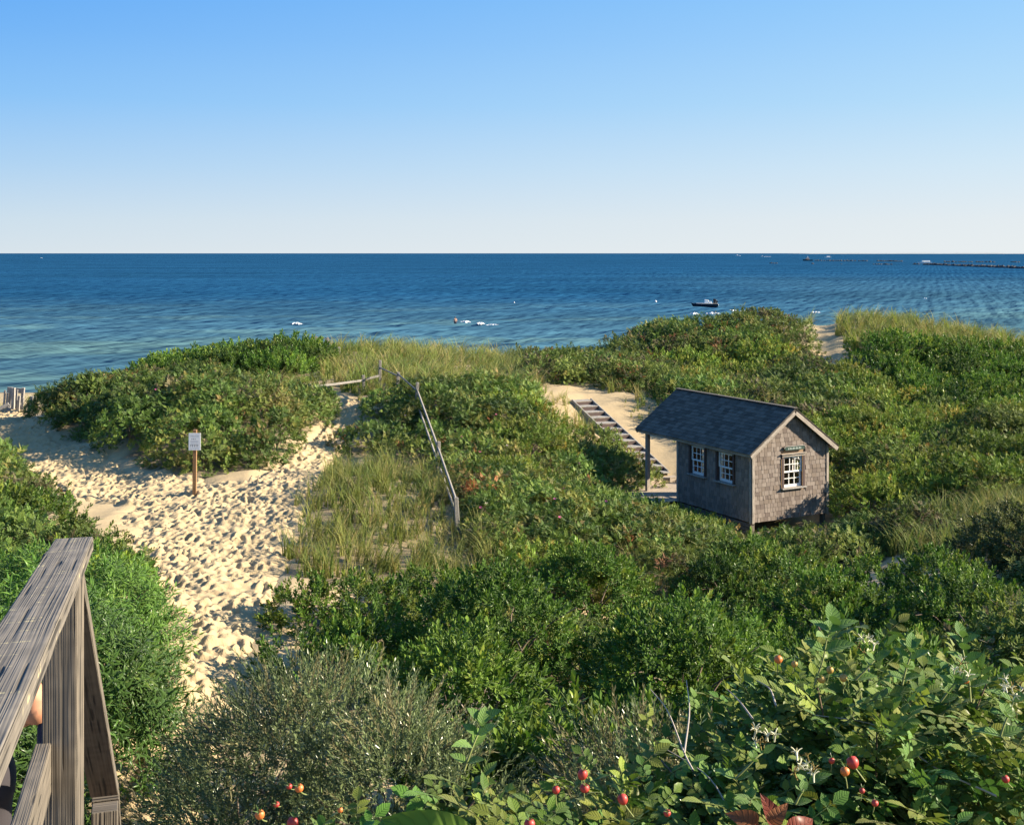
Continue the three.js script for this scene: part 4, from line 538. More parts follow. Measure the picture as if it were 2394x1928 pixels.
// ---------- stairs with the near handrail ----------
const U3 = V(-0.29, 0, -0.957).normalize(), A3 = V(-0.957, 0, 0.29).normalize();     // down the stairs; across them, away from the viewer
{
  const P1 = V(-1.140, 0, -3.04), s = thing('wooden_stairs', 'weathered wooden stairs with cracked grey handrail leading down to the sand', 'stairs', [P1.x, 9.33, P1.z]), o = V(P1.x, 9.33, P1.z), R = mulberry(8);
  const on = (t, y, side = 0) => V(P1.x, y, P1.z).addScaledVector(U3, t).addScaledVector(A3, side).sub(o), b = (name, a, c, w, t, up, mat = matRail, r = 0.004) => part(name, boardGeo(a, c, w, t, up, r, R() * 7), mat, s);
  const capY = (t) => 10.285 - (t < 0 ? t * 0.105 : 0) - 0.019;
  const back = -4.4, capDir = V(0.302, 0.104, 1).normalize();
  b('handrail_cap', V(-1.098, 10.268, -3.0).sub(o), V(-1.098 + 0.293 * 4.2, 10.268 + 0.104 * 4.2, 1.2).sub(o), 0.092, 0.038, UPV, matRail, 0.005).userData.label = 'cracked grey handrail cap with lichen spots';
  b('post', on(0, 8.2), on(0, 10.245), 0.085, 0.082, V(0.12, 0, 1), matGrey, 0.005);
  b('mid_rail', V(-1.175, 9.71, -3.0).sub(o), V(-1.175 + 0.302 * 4.2, 9.71 + 0.104 * 4.2, 1.2).sub(o), 0.125, 0.038, V(1, 0, -0.3), matGrey);
  for (const t of [-2.1, -4.0]) b('post', on(t, 8.6).add(V(-0.02, 0, 0)), on(t, 10.27 - t * 0.1).add(V(-0.02, -0.03, 0)), 0.09, 0.088, U3, matGrey);
  // descending flights of rail
  const SL = 0.847; for (let k = 0; k < 4; k++) { const t0 = k * 1.57, y0 = 10.25 - t0 * SL; const e = V(0.05, 0, 0); if (k) b('post', on(t0, y0 - 2.0).add(e), on(t0, y0 - 0.02).add(e), 0.095, 0.09, U3.clone().negate(), matGrey); b('sloping_rail', on(t0 + 0.05, y0 - (k ? 0 : 0.05)).addScaledVector(e, k ? 1 : -0.2), on(t0 + 1.54, y0 - 1.51 * SL).add(e), 0.1, 0.038, UPV, matGrey); }
  for (let k = 0; k < 5; k++) { const t0 = k * 1.57, y0 = 10.25 - t0 * SL; b('post', on(t0, y0 - 2.0, 1.12), on(t0, y0 - 0.02, 1.12), 0.09, 0.088, U3.clone().negate(), matGrey); if (k < 4) b('sloping_rail', on(t0 + 0.03, y0, 1.12), on(t0 + 1.54, y0 - 1.51 * SL, 1.12), 0.09, 0.038, UPV, matGrey); }
  for (let k = 0; k < 25; k++) b('tread', on(0.1 + k * 0.2125, 9.33 - 0.18 * k, 0.05), on(0.1 + k * 0.2125, 9.33 - 0.18 * k, 1.06), 0.25, 0.038, UPV, matDeck);
  for (const q of [0.06, 1.07]) b('stringer', on(0, 9.2, q), on(5.2, 9.2 - 5.2 * SL, q), 0.26, 0.04, A3, matGrey);
  for (let k = 0; k < 26; k++) { const t = -0.15 - k * 0.145; b('landing_plank', on(t, 9.31, -0.9), on(t, 9.31, 1.1), 0.137, 0.035, UPV, matDeck); }
}

// ---------- people: tapered bones joined into one skin ----------
function sdfGeo(bones, c, half, res, k = 0.03, grow = 0, keep = null) {
  const mc = new MarchingCubes(res, new THREE.MeshStandardMaterial(), false, false, 90000), n = mc.size, f = mc.field, hs = n / 2; mc.isolation = 0;
  const B = bones.map(([a, b, ra, rb]) => { const dx = b[0] - a[0], dy = b[1] - a[1], dz = b[2] - a[2]; return [a[0], a[1], a[2], dx, dy, dz, dx * dx + dy * dy + dz * dz || 1e-9, ra, rb]; });
  for (let z = 0; z < n; z++) for (let y = 0; y < n; y++) for (let x = 0; x < n; x++) {
    const X = c[0] + (x - hs) / hs * half, Y = c[1] + (y - hs) / hs * half, Zz = c[2] + (z - hs) / hs * half; let d = 1e3;
    for (const b of B) { const px = X - b[0], py = Y - b[1], pz = Zz - b[2], t = Math.min(1, Math.max(0, (px * b[3] + py * b[4] + pz * b[5]) / b[6])), e = Math.hypot(px - b[3] * t, py - b[4] * t, pz - b[5] * t) - (b[7] + (b[8] - b[7]) * t), h = Math.max(0, Math.min(1, 0.5 + 0.5 * (d - e) / k)); d = d * (1 - h) + e * h - k * h * (1 - h); }
    d -= grow; if (keep) d = Math.max(d, keep(X, Y, Zz)); f[z * n * n + y * n + x] = -d;
  }
  mc.update(); const N = mc.count, p = new Float32Array(N * 3); for (let i = 0; i < N; i++) { p[i * 3] = c[0] + mc.positionArray[i * 3] * half; p[i * 3 + 1] = c[1] + mc.positionArray[i * 3 + 1] * half; p[i * 3 + 2] = c[2] + mc.positionArray[i * 3 + 2] * half; }
  let g = new THREE.BufferGeometry(); g.setAttribute('position', new THREE.BufferAttribute(p, 3)); g = mergeVertices(g, 1e-4); g.computeVertexNormals(); return g;
}
function person({ name = 'person', label, pos, turn, skin, shirt, shorts, hair, armR, legL, res = 84, fine = true, group }) {
  const p = thing(name, label, 'person', pos, turn, group);
  const J = { pel: [0, 0.93, 0], chest: [0, 1.22, -0.01], neck: [0, 1.47, 0], head: [0, 1.61, -0.02], sl: [-0.19, 1.39, 0], sr: [0.19, 1.39, 0], el: [-0.25, 1.11, 0.04], wl: [-0.22, 0.88, -0.08], hl: [-0.09, 0.9, 0], hr: [0.09, 0.9, 0], kr: [0.1, 0.48, -0.05], ar: [0.1, 0.08, 0.03], kl: legL?.[0] ?? [-0.1, 0.48, -0.03], al: legL?.[1] ?? [-0.1, 0.08, 0.03], er: armR?.[0] ?? [0.25, 1.11, 0.04], wr: armR?.[1] ?? [0.22, 0.88, -0.08] };
  const mv = (a, x, y, z) => [a[0] + x, a[1] + y, a[2] + z];
  const torso = [[mv(J.pel, -0.07, 0, 0), mv(J.pel, 0.07, 0, 0), 0.115, 0.115], [J.pel, J.chest, 0.125, 0.135], [mv(J.chest, -0.08, 0.06, 0), mv(J.chest, 0.08, 0.06, 0), 0.115, 0.115], [J.sl, J.sr, 0.062, 0.062]], armU = [[J.sl, J.el, 0.055, 0.042], [J.sr, J.er, 0.055, 0.042]];
  const legs = [[J.hl, J.kl, 0.088, 0.058], [J.hr, J.kr, 0.088, 0.058]], shins = [[J.kl, J.al, 0.056, 0.036], [J.kr, J.ar, 0.056, 0.036], [J.al, mv(J.al, 0, -0.04, -0.16), 0.038, 0.03], [J.ar, mv(J.ar, 0, -0.04, -0.16), 0.038, 0.03]];
  const body = [...torso, ...armU, [J.el, J.wl, 0.041, 0.027], [J.er, J.wr, 0.041, 0.027], ...legs, ...shins, [mv(J.neck, 0, -0.06, 0), mv(J.neck, 0, 0.06, -0.01), 0.055, 0.052]];
  const headB = [[mv(J.head, 0, 0.03, 0.01), mv(J.head, 0, -0.05, -0.03), 0.092, 0.068], [mv(J.head, 0, -0.015, -0.1), mv(J.head, 0, -0.03, -0.118), 0.013, 0.016], [mv(J.head, -0.09, -0.02, 0.01), mv(J.head, -0.092, 0.01, 0.015), 0.016, 0.018], [mv(J.head, 0.09, -0.02, 0.01), mv(J.head, 0.092, 0.01, 0.015), 0.016, 0.018], [mv(J.neck, 0, 0, 0), mv(J.head, 0, -0.05, 0), 0.052, 0.05]];
  const hand = (w, e, s) => { const dx = w[0] - e[0], dy = w[1] - e[1], dz = w[2] - e[2], l = Math.hypot(dx, dy, dz), u = [dx / l, dy / l, dz / l], q = [0, u[2], -u[1]], ql = Math.hypot(...q) || 1, v = q.map((t) => t / ql), at = (a, b, c = 0) => [w[0] + u[0] * a + v[0] * b - s * c, w[1] + u[1] * a + v[1] * b, w[2] + u[2] * a + v[2] * b], out = [[at(0.01, 0), at(0.075, 0.0), 0.027, 0.03], [at(0.06, -0.02), at(0.06, 0.02), 0.02, 0.02]]; [[-0.03, 0.062], [-0.01, 0.075], [0.011, 0.07], [0.03, 0.055]].forEach(([b, L]) => out.push([at(0.08, b), at(0.08 + L * 0.55, b, 0.008), 0.009, 0.0085], [at(0.08 + L * 0.55, b, 0.008), at(0.08 + L * 0.95, b, 0.028), 0.0085, 0.007])); out.push([at(0.025, -0.03), at(0.06, -0.055, 0.01), 0.012, 0.01], [at(0.06, -0.055, 0.01), at(0.09, -0.058, 0.022), 0.01, 0.008]); return out; };
  const gs = [sdfGeo(body, [0, 0.78, 0], 0.86, res, 0.05)];
  gs.push(sdfGeo(headB, J.head, 0.2, fine ? 60 : 30, 0.02)); if (fine) { gs.push(sdfGeo(hand(J.wr, J.er, 1), [J.wr[0], J.wr[1] - 0.05, J.wr[2] - 0.05], 0.19, 64, 0.008)); gs.push(sdfGeo(hand(J.wl, J.el, -1), [J.wl[0], J.wl[1] - 0.05, J.wl[2] - 0.05], 0.19, 64, 0.008)); }
  part('body', mergeGeometries(gs), new THREE.MeshStandardMaterial({ color: skin, roughness: 0.6 }), p);
  if (shirt) part('shirt', sdfGeo([...torso, [J.sl, [lerp(J.sl[0], J.el[0], 0.5), lerp(J.sl[1], J.el[1], 0.5), lerp(J.sl[2], J.el[2], 0.5)], 0.055, 0.05], [J.sr, [lerp(J.sr[0], J.er[0], 0.4), lerp(J.sr[1], J.er[1], 0.4), lerp(J.sr[2], J.er[2], 0.4)], 0.055, 0.05]], [0, 1.15, 0], 0.42, res, 0.05, 0.017, (x, y) => Math.max(0.86 - y, y - 1.475)), new THREE.MeshStandardMaterial({ color: shirt, roughness: 0.95 }), p);
  if (shorts) part('shorts', sdfGeo([[mv(J.pel, -0.07, 0.02, 0), mv(J.pel, 0.07, 0.02, 0), 0.118, 0.118], ...legs], [0, 0.75, 0], 0.42, res, 0.03, 0.022, (x, y) => Math.max(0.52 - y, y - 1.02)), new THREE.MeshStandardMaterial({ color: shorts, roughness: 0.9 }), p);
  part('hair', sdfGeo([[mv(J.head, 0, 0.045, 0.02), mv(J.head, 0, 0.0, 0.035), 0.096, 0.085]], J.head, 0.2, fine ? 50 : 24, 0.02, 0.004, (x, y, z) => Math.min(J.head[1] + 0.045 - y, -(z - J.head[2] + 0.02))), new THREE.MeshStandardMaterial({ color: hair, roughness: 0.8 }), p);
  return p;
}
person({ label: 'person in a pale grey shirt and dark shorts walking down the stairs behind the handrail', pos: [-1.975, 8.19, -4.22], turn: Math.asin(0.29), skin: rgb(0.52, 0.24, 0.13), shirt: rgb(0.40, 0.41, 0.45), shorts: rgb(0.035, 0.03, 0.035), hair: rgb(0.05, 0.035, 0.025), armR: [[0.285, 1.19, 0.05], [0.20, 1.07, -0.17]], legL: [[-0.1, 0.46, -0.24], [-0.1, -0.08, -0.18]] });
{ // bag hanging from the bent arm
  const b = thing('tote_bag', 'navy cloth bag hanging from the bent arm of the person on the stairs', 'bag', [-1.625, 9.10, -4.28], 0.4), m = new THREE.MeshStandardMaterial({ color: rgb(0.012, 0.018, 0.05), roughness: 0.9 });
  const g = new RoundedBoxGeometry(0.15, 0.26, 0.09, 4, 0.03), p = g.attributes.position; for (let i = 0; i < p.count; i++) { const t = (p.getY(i) + 0.13) / 0.26; p.setZ(i, p.getZ(i) * (1.2 - 0.7 * t)); p.setX(i, p.getX(i) * (1 - 0.12 * t)); } g.translate(0, 0.13, 0); g.computeVertexNormals(); part('sack', g, m, b);
  for (const z of [-0.02, 0.02]) part('strap', tubeGeo([V(-0.05, 0.24, z), V(-0.04, 0.28, z), V(0.0, 0.31, z), V(0.04, 0.28, z), V(0.05, 0.24, z)], 0.011, 0.011, 6, 20), m, b);
}
person({ label: 'bather in dark trunks standing thigh deep beside the small breaking waves', pos: [-8.85, -0.72, -187], turn: 0.3, skin: rgb(0.42, 0.24, 0.17), shorts: rgb(0.02, 0.025, 0.05), hair: rgb(0.12, 0.09, 0.07), res: 48, fine: false });

// ---------- things on the water ----------
const matFoam = new THREE.MeshStandardMaterial({ color: rgb(0.82, 0.84, 0.85), roughness: 0.9 });
[[1088, 753.4, 24, 'short flat whitecap next to the bather'], [1123, 757.2, 18, 'middle whitecap of the three beside the bather'], [1152, 761.5, 34, 'longest whitecap of the three beside the bather'], [1624, 734, 20, 'small whitecap below the dark motorboat'], [1668, 733.4, 28, 'whitecap just below the motorboat stern'], [1714, 727, 18, 'short whitecap by the shrub hill edge'], [1738, 728.4, 24, 'whitecap touching the shrub hill edge'], [1906, 731, 22, 'thin whitecap behind the top of the hill'], [694, 757.5, 26, 'lone whitecap off the rose mound'], [2164, 699, 10, 'tiny whitecap seaward of the highest dune'], [1660, 748, 12, 'tiny whitecap close above the shrub hill']].forEach(([px, py, len, label], i) => {
  const d = EYE * F / (py - PY), w = len * d / F, R = mulberry(60 + i), g = new THREE.IcosahedronGeometry(1, 4), p = g.attributes.position;
  for (let k = 0; k < p.count; k++) { const x = p.getX(k), y = p.getY(k), z = p.getZ(k), n = 1 + 0.35 * n3(x * 5 + i, y * 2, z * 2) + 0.2 * n3(x * 13, y * 5 + i, z * 5); p.setXYZ(k, x * w / 2 * n, y * 0.2 * n * (1 - 0.5 * x * x), z * 0.45 * n + 0.5 * n2(x * 2, i)); }
  g.computeVertexNormals(); const m = shadows(new THREE.Mesh(g, matFoam)); m.name = numbered('breaking_wave'); m.position.set((px - PX) * d / F, 0.04, -d); m.rotation.y = -0.12 + 0.2 * (R() - 0.5); scene.add(m); tag(m, label, 'wave', 'small breaking waves off the beach');
});
function hullGeo(L, Wd, Hh, draft = 0.3) { // bow at -x; deck edge rises to the bow
  const n = 14, P = [], I = []; for (let i = 0; i <= n; i++) { const t = i / n, x = -L / 2 + L * t, b = Wd / 2 * Math.pow(Math.min(1, t * 2.2 + 0.02), 0.62), sheer = Hh * (1.25 - 0.3 * Math.min(1, t * 1.6)), rake = -0.12 * L * (1 - t) * (1 - t) * 0.6; P.push(x + rake, sheer, -b, x, 0.05, -b * 0.78, x + 0.02 * L * (1 - t), -draft, 0, x, 0.05, b * 0.78, x + rake, sheer, b); if (i < n) { const k = i * 5; for (let q = 0; q < 4; q++) I.push(k + q, k + q + 1, k + q + 6, k + q, k + q + 6, k + q + 5); I.push(k + 4, k, k + 5, k + 4, k + 5, k + 9); } }
  const k = n * 5; I.push(k, k + 1, k + 2, k, k + 2, k + 3, k, k + 3, k + 4); const g = new THREE.BufferGeometry(); g.setAttribute('position', new THREE.Float32BufferAttribute(P, 3)); g.setIndex(I); const q = g.toNonIndexed(); q.computeVertexNormals(); return q;
}
const paintMat = (r, g, b, rough = 0.4) => new THREE.MeshStandardMaterial({ color: rgb(r, g, b), roughness: rough });
const matNavy = paintMat(0.008, 0.012, 0.03), matHullWhite = paintMat(0.75, 0.75, 0.73), matBlack = paintMat(0.012, 0.013, 0.016);
{
  const d = 246, b = thing('motorboat', 'dark hulled open motorboat with white console moored off the hill', 'boat', [(1649 - PX) * d / F, 0.02, -d], -0.06), L = 5.1;
  part('hull', hullGeo(L, 1.9, 0.55), matNavy, b); part('gunwale', hullGeo(L * 1.005, 1.96, 0.1, 0.02).translate(0, 0.52, 0), matHullWhite, b);
  const c = part('console', new RoundedBoxGeometry(0.8, 0.75, 0.8, 2, 0.08).translate(0.25, 0.95, 0), matHullWhite, b); part('windshield', boardGeo(V(-0.15, 1.3, 0), V(0.1, 1.65, 0), 0.7, 0.03, V(-1, 0.5, 0)), matHullWhite, c);
  part('seat', new RoundedBoxGeometry(0.5, 0.5, 0.8, 2, 0.06).translate(1.0, 0.8, 0), matHullWhite, b);
  const m = part('outboard_motor', mergeGeometries([new RoundedBoxGeometry(0.75, 0.55, 0.5, 3, 0.16).rotateZ(-0.5).translate(1.95, 1.25, 0), new RoundedBoxGeometry(0.3, 0.95, 0.25, 2, 0.08).rotateZ(-0.55).translate(2.3, 0.72, 0), new RoundedBoxGeometry(0.6, 0.5, 0.5, 3, 0.14).translate(1.9, 0.8, 0)]), matBlack, b); part('propeller_guard', new RoundedBoxGeometry(0.25, 0.22, 0.2, 2, 0.06).translate(2.62, 0.3, 0), matHullWhite, m);
}
function farBoat(px, py, lenPx, label, o = {}) {
  const d = EYE * F / (py - PY), L = lenPx * d / F, s = L / 10, b = thing('distant_boat', label, 'boat', [(px - PX) * d / F, 0, -d], o.turn ?? 0.1);
  part('hull', hullGeo(L, L * 0.28, 1.3 * s * (o.low ?? 1), 0.2 * s), o.hull ?? matHullWhite, b); part('cabin', new RoundedBoxGeometry(L * (o.cabinLen ?? 0.35), (o.cabin ?? 1.5) * s, L * 0.2, 2, 0.15 * s).translate((o.cx ?? 0.05) * L, 1.0 * s + (o.cabin ?? 1.5) * s / 2, 0), o.top ?? matHullWhite, b);
  if (o.mast) part('mast', new THREE.CylinderGeometry(0.12 * s, 0.2 * s, o.mast * s, 6).translate(0, (1 + o.mast / 2) * s, 0), matHullWhite, b);
  if (o.wake) part('wake', new THREE.IcosahedronGeometry(1, 3).scale(L * o.wake, 0.35 * s, L * 0.12).translate(L * (0.5 + o.wake * 0.8), 0, 0), matFoam, b);
}
farBoat(1724, 597.6, 9, 'tiny white boat on the horizon above the motorboat', { wake: 0.3 }); farBoat(1782, 599.6, 7, 'tiny white speedboat trailing a long wake near the horizon', { wake: 1.6 });
farBoat(1889, 609.6, 22, 'dark hulled boat with a short mast off the breakwater rocks', { hull: matNavy, top: paintMat(0.25, 0.22, 0.2), mast: 4.5, cabin: 2.2, cx: -0.05 }); farBoat(1936, 602.6, 16, 'long white boat near the horizon past the dark hulled boat', { cabinLen: 0.5 });
farBoat(2163, 615.4, 32, 'long white boat moored behind the tip of the stone jetty', { low: 0.7, cabin: 1.0, cabinLen: 0.6 }); farBoat(95, 603.4, 6, 'lone white boat far out on the open sea', {});
[[1533, 706, 'round white mooring buoy ahead of the motorboat'], [1202, 708.5, 'pale mooring buoy in open water above the grassy crest']].forEach(([px, py, label], i) => { const d = EYE * F / (py - PY), g = new THREE.LatheGeometry([[0, -0.3], [0.28, -0.2], [0.38, 0.02], [0.33, 0.24], [0.12, 0.36], [0.1, 0.46], [0, 0.48]].map(([a, b]) => new THREE.Vector2(a, b)), 14), m = shadows(new THREE.Mesh(g, matHullWhite)); m.name = numbered('mooring_buoy'); m.position.set((px - PX) * d / F, 0.08, -d); m.scale.setScalar(i ? 0.5 : 0.75); scene.add(m); tag(m, label, 'buoy', 'mooring buoys'); });
// stone jetty and breakwaters
const rockShapes = [0, 1, 2].map((s) => { const g = new THREE.IcosahedronGeometry(1, 1), p = g.attributes.position; for (let i = 0; i < p.count; i++) { const x = p.getX(i), y = p.getY(i), z = p.getZ(i), n = 1 + 0.35 * n3(x * 1.3 + s * 5, y * 1.3, z * 1.3); p.setXYZ(i, x * n * 1.2, y * n * 0.8, z * n); } g.computeVertexNormals(); return g; });
const matRock = new THREE.MeshStandardMaterial({ color: rgb(0.055, 0.058, 0.062), roughness: 0.9 });
function rockLine(pts, size, gapChance, label, seed) {
  const R = mulberry(seed), out = [], p0 = pts[0], o = thing('stone_breakwater', label, 'breakwater', [p0.x, 0, p0.z]);
  for (let i = 0; i < pts.length - 1; i++) { const a = pts[i], b = pts[i + 1], L = a.distanceTo(b), n = Math.max(3, Math.round(L / size * 0.9)); let gap = false; for (let k = 0; k < n; k++) { if (R() < 0.08) gap = R() < gapChance; if (gap) continue; const s = size * (0.5 + 0.5 * R()), q = a.clone().lerp(b, (k + R()) / n); out.push(rockShapes[Math.floor(R() * 3)].clone().applyMatrix4(M4().compose(V(q.x - p0.x + (R() - 0.5) * size, s * 0.12, q.z - p0.z + (R() - 0.5) * size * 1.5), Q().setFromEuler(new THREE.Euler(R(), R() * 6, R())), V(s, s * 0.8, s)))); } }
  part('boulders', mergeGeometries(out), matRock, o, true);
}
const sea0 = (px, py) => W(px, py, EYE * F / (py - PY));
rockLine([sea0(2136, 618.2), sea0(2152, 618.4)], 1.4, 0, 'low rocks just off the tip of the stone jetty', 4);
rockLine([sea0(2162, 618.6), sea0(2260, 622.5), sea0(2400, 628), sea0(2600, 636)], 1.9, 0, 'long dark stone jetty entering from the edge of the sea', 1);
rockLine([sea0(1905, 609.4), sea0(2050, 610.4), sea0(2110, 611.4)], 1.5, 0.6, 'farther broken line of breakwater rocks beyond the dark boat', 2);
rockLine([sea0(2210, 612.6), sea0(2420, 613.6)], 1.7, 0.6, 'far breakwater rocks beyond the long stone jetty', 5);
rockLine([sea0(1798, 616), sea0(1900, 616.8), sea0(1968, 617.6), sea0(2090, 618.6)], 1.2, 0.72, 'nearer broken line of awash rocks below the dark boat', 3);
{ // low coast on the horizon
  const D = 14000, g = new THREE.BufferGeometry(), P = [], I = []; for (let i = 0; i <= 90; i++) { const t = i / 90, px = 1850 + t * 900, x = (px - PX) * D / F, h = (4 + 9 * Math.max(0, n2(t * 9, 2) * 0.6 + 0.5)) * sm(0, 0.12, t); P.push(x, -2, -D + 200, x, h, -D, x, h, -D - 300); if (i < 90) { const k = i * 3; I.push(k, k + 3, k + 4, k, k + 4, k + 1, k + 1, k + 4, k + 5, k + 1, k + 5, k + 2); } }
  g.setAttribute('position', new THREE.Float32BufferAttribute(P, 3)); g.setIndex(I); g.computeVertexNormals(); struct('far_coast', g, new THREE.MeshStandardMaterial({ color: rgb(0.32, 0.33, 0.32), roughness: 1 }));
}

// ---------- rose bushes and vines right below the viewer ----------
function bladeGeo(len, wid, fold = 0.22, droop = 0.25, n = 4, widest = 0.42) { // a leaf with real cross-fold and droop along +y
  const P = [], U = [], I = []; for (let i = 0; i <= n; i++) { const t = i / n, w = wid / 2 * Math.pow(Math.sin(Math.PI * Math.pow(t, Math.log(0.5) / Math.log(widest))), 0.8) * (i === n ? 0 : 1) + (i === 0 ? 0.001 : 0), y = len * t, z = -droop * len * t * t; P.push(-w, y, z + w * fold, 0, y, z, w, y, z + w * fold); U.push(0, t, 0.5, t, 1, t); if (i < n) { const k = i * 3; I.push(k, k + 1, k + 4, k, k + 4, k + 3, k + 1, k + 2, k + 5, k + 1, k + 5, k + 4); } }
  const g = new THREE.BufferGeometry(); g.setAttribute('position', new THREE.Float32BufferAttribute(P, 3)); g.setAttribute('uv', new THREE.Float32BufferAttribute(U, 2)); g.setIndex(I); g.computeVertexNormals(); return g;
}
const vein = texture(128, 256, (u, v) => { const a = Math.abs(u - 0.5) * 2, rib = Math.abs(((v * 7 - a * 1.6) % 1 + 1) % 1 - 0.5) * 2, mid = sm(0.06, 0.0, a); return 0.5 + 0.4 * sm(0.0, 0.5, rib) - 0.35 * mid; });
const veinTone = texture(128, 256, (u, v) => { const a = Math.abs(u - 0.5) * 2, rib = Math.abs(((v * 7 - a * 1.6) % 1 + 1) % 1 - 0.5) * 2, k = 1 - 0.18 * sm(0.25, 0, rib) + 0.35 * sm(0.07, 0.0, a); return [k, k, k * 0.95]; }, true);
const nearLeaf = (r, g, b, coat = 0.06) => new THREE.MeshPhysicalMaterial({ color: rgb(r, g, b), map: veinTone, bumpMap: vein, bumpScale: 0.0022, roughness: 0.85, clearcoat: coat, clearcoatRoughness: 0.22, specularIntensity: 0.35, transmission: 0.35, thickness: 0, side: THREE.DoubleSide });
const roseLeafMats = [nearLeaf(0.115, 0.205, 0.024), nearLeaf(0.180, 0.275, 0.031), nearLeaf(0.078, 0.150, 0.022), nearLeaf(0.27, 0.345, 0.045)];
const vineMats = [nearLeaf(0.10, 0.20, 0.035, 0.25), nearLeaf(0.14, 0.25, 0.05, 0.25)];
const matRust = nearLeaf(0.24, 0.09, 0.035, 0.05), matDead = nearLeaf(0.17, 0.035, 0.02, 0.05), matYellow = nearLeaf(0.34, 0.25, 0.05, 0.1);
const matCane = new THREE.MeshStandardMaterial({ color: rgb(0.13, 0.085, 0.05), roughness: 0.85 }), matGreenStem = new THREE.MeshStandardMaterial({ color: rgb(0.16, 0.19, 0.06), roughness: 0.7 });
const matHip = [rgb(0.40, 0.035, 0.025), rgb(0.55, 0.15, 0.03), rgb(0.42, 0.26, 0.06)].map((c) => new THREE.MeshPhysicalMaterial({ color: c, roughness: 0.55, clearcoat: 0.12, clearcoatRoughness: 0.3 }));
// a rose leaf: seven leaflets on a stalk, growing along +y, top face towards +z
const roseLeaves = [0, 1, 2].map((k) => { const R = mulberry(700 + k), out = [tubeGeo([V(0, 0, 0), V(0, 0.05, 0.004), V(0, 0.1, -0.006)], 0.0012, 0.0008, 4, 4)]; for (let i = 0; i < 7; i++) { const pair = Math.floor(i / 2), side = i === 6 ? 0 : i % 2 ? 1 : -1, l = (0.023 + 0.005 * pair + 0.005 * R()) * (side ? 1 : 1.15), g = bladeGeo(l, l * 0.62, 0.18, 0.22, 3); g.rotateZ(-side * (1.05 + 0.2 * R())); g.rotateX((R() - 0.5) * 0.4); g.translate(0, side ? 0.028 + 0.019 * pair : 0.082, 0); out.push(g); } return mergeGeometries(out.map((g) => { const q = g.index ? g.toNonIndexed() : g; return q; })); });
const ovate = [bladeGeo(0.055, 0.032, 0.25, 0.2, 4, 0.4), bladeGeo(0.065, 0.03, 0.3, 0.35, 4, 0.38), bladeGeo(0.045, 0.03, 0.2, 0.1, 4, 0.42)];
const hipGeo = new THREE.LatheGeometry([[0.0, -0.0115], [0.007, -0.0105], [0.0115, -0.005], [0.0128, 0.001], [0.011, 0.007], [0.006, 0.0105], [0.004, 0.0115], [0, 0.012]].map(([a, b]) => new THREE.Vector2(a, b)), 18);
const calyx = mergeGeometries([0, 1, 2, 3, 4].map((i) => placed(leafGeo(0.022, 0.005, 0.3, 0.1, 0.3, -0.2), V(0, 0.0105, 0), i * 1.257, 0.6)));
function oriented(mesh, p, dir, face, s = 1) { const y = dir.clone().normalize(), x = y.clone().cross(face).normalize(), z = x.clone().cross(y).normalize(); mesh.quaternion.setFromRotationMatrix(M4().makeBasis(x, y, z)); mesh.position.copy(p); mesh.scale.setScalar(s); return mesh; }
function hip(parent, p, s, mi) { const h = part('rose_hip', hipGeo, matHip[mi], parent); h.position.copy(p); h.scale.set(s * 0.8, s * (0.78 + 0.2 * Math.abs(n2(p.x * 31, p.y * 17))), s * 0.8); h.rotation.set(0.3 + 0.5 * n2(p.x * 9, p.y * 9), 0, 0.5 * n2(p.z * 9, p.x * 9)); part('calyx', calyx, vineMats[0], h); const stalk = part('stalk', tubeGeo([V(0, -0.01, 0), V(0.004, -0.025, 0), V(0.01, -0.05, -0.01)], 0.0016, 0.0018, 5, 6), matGreenStem, h); return h; }
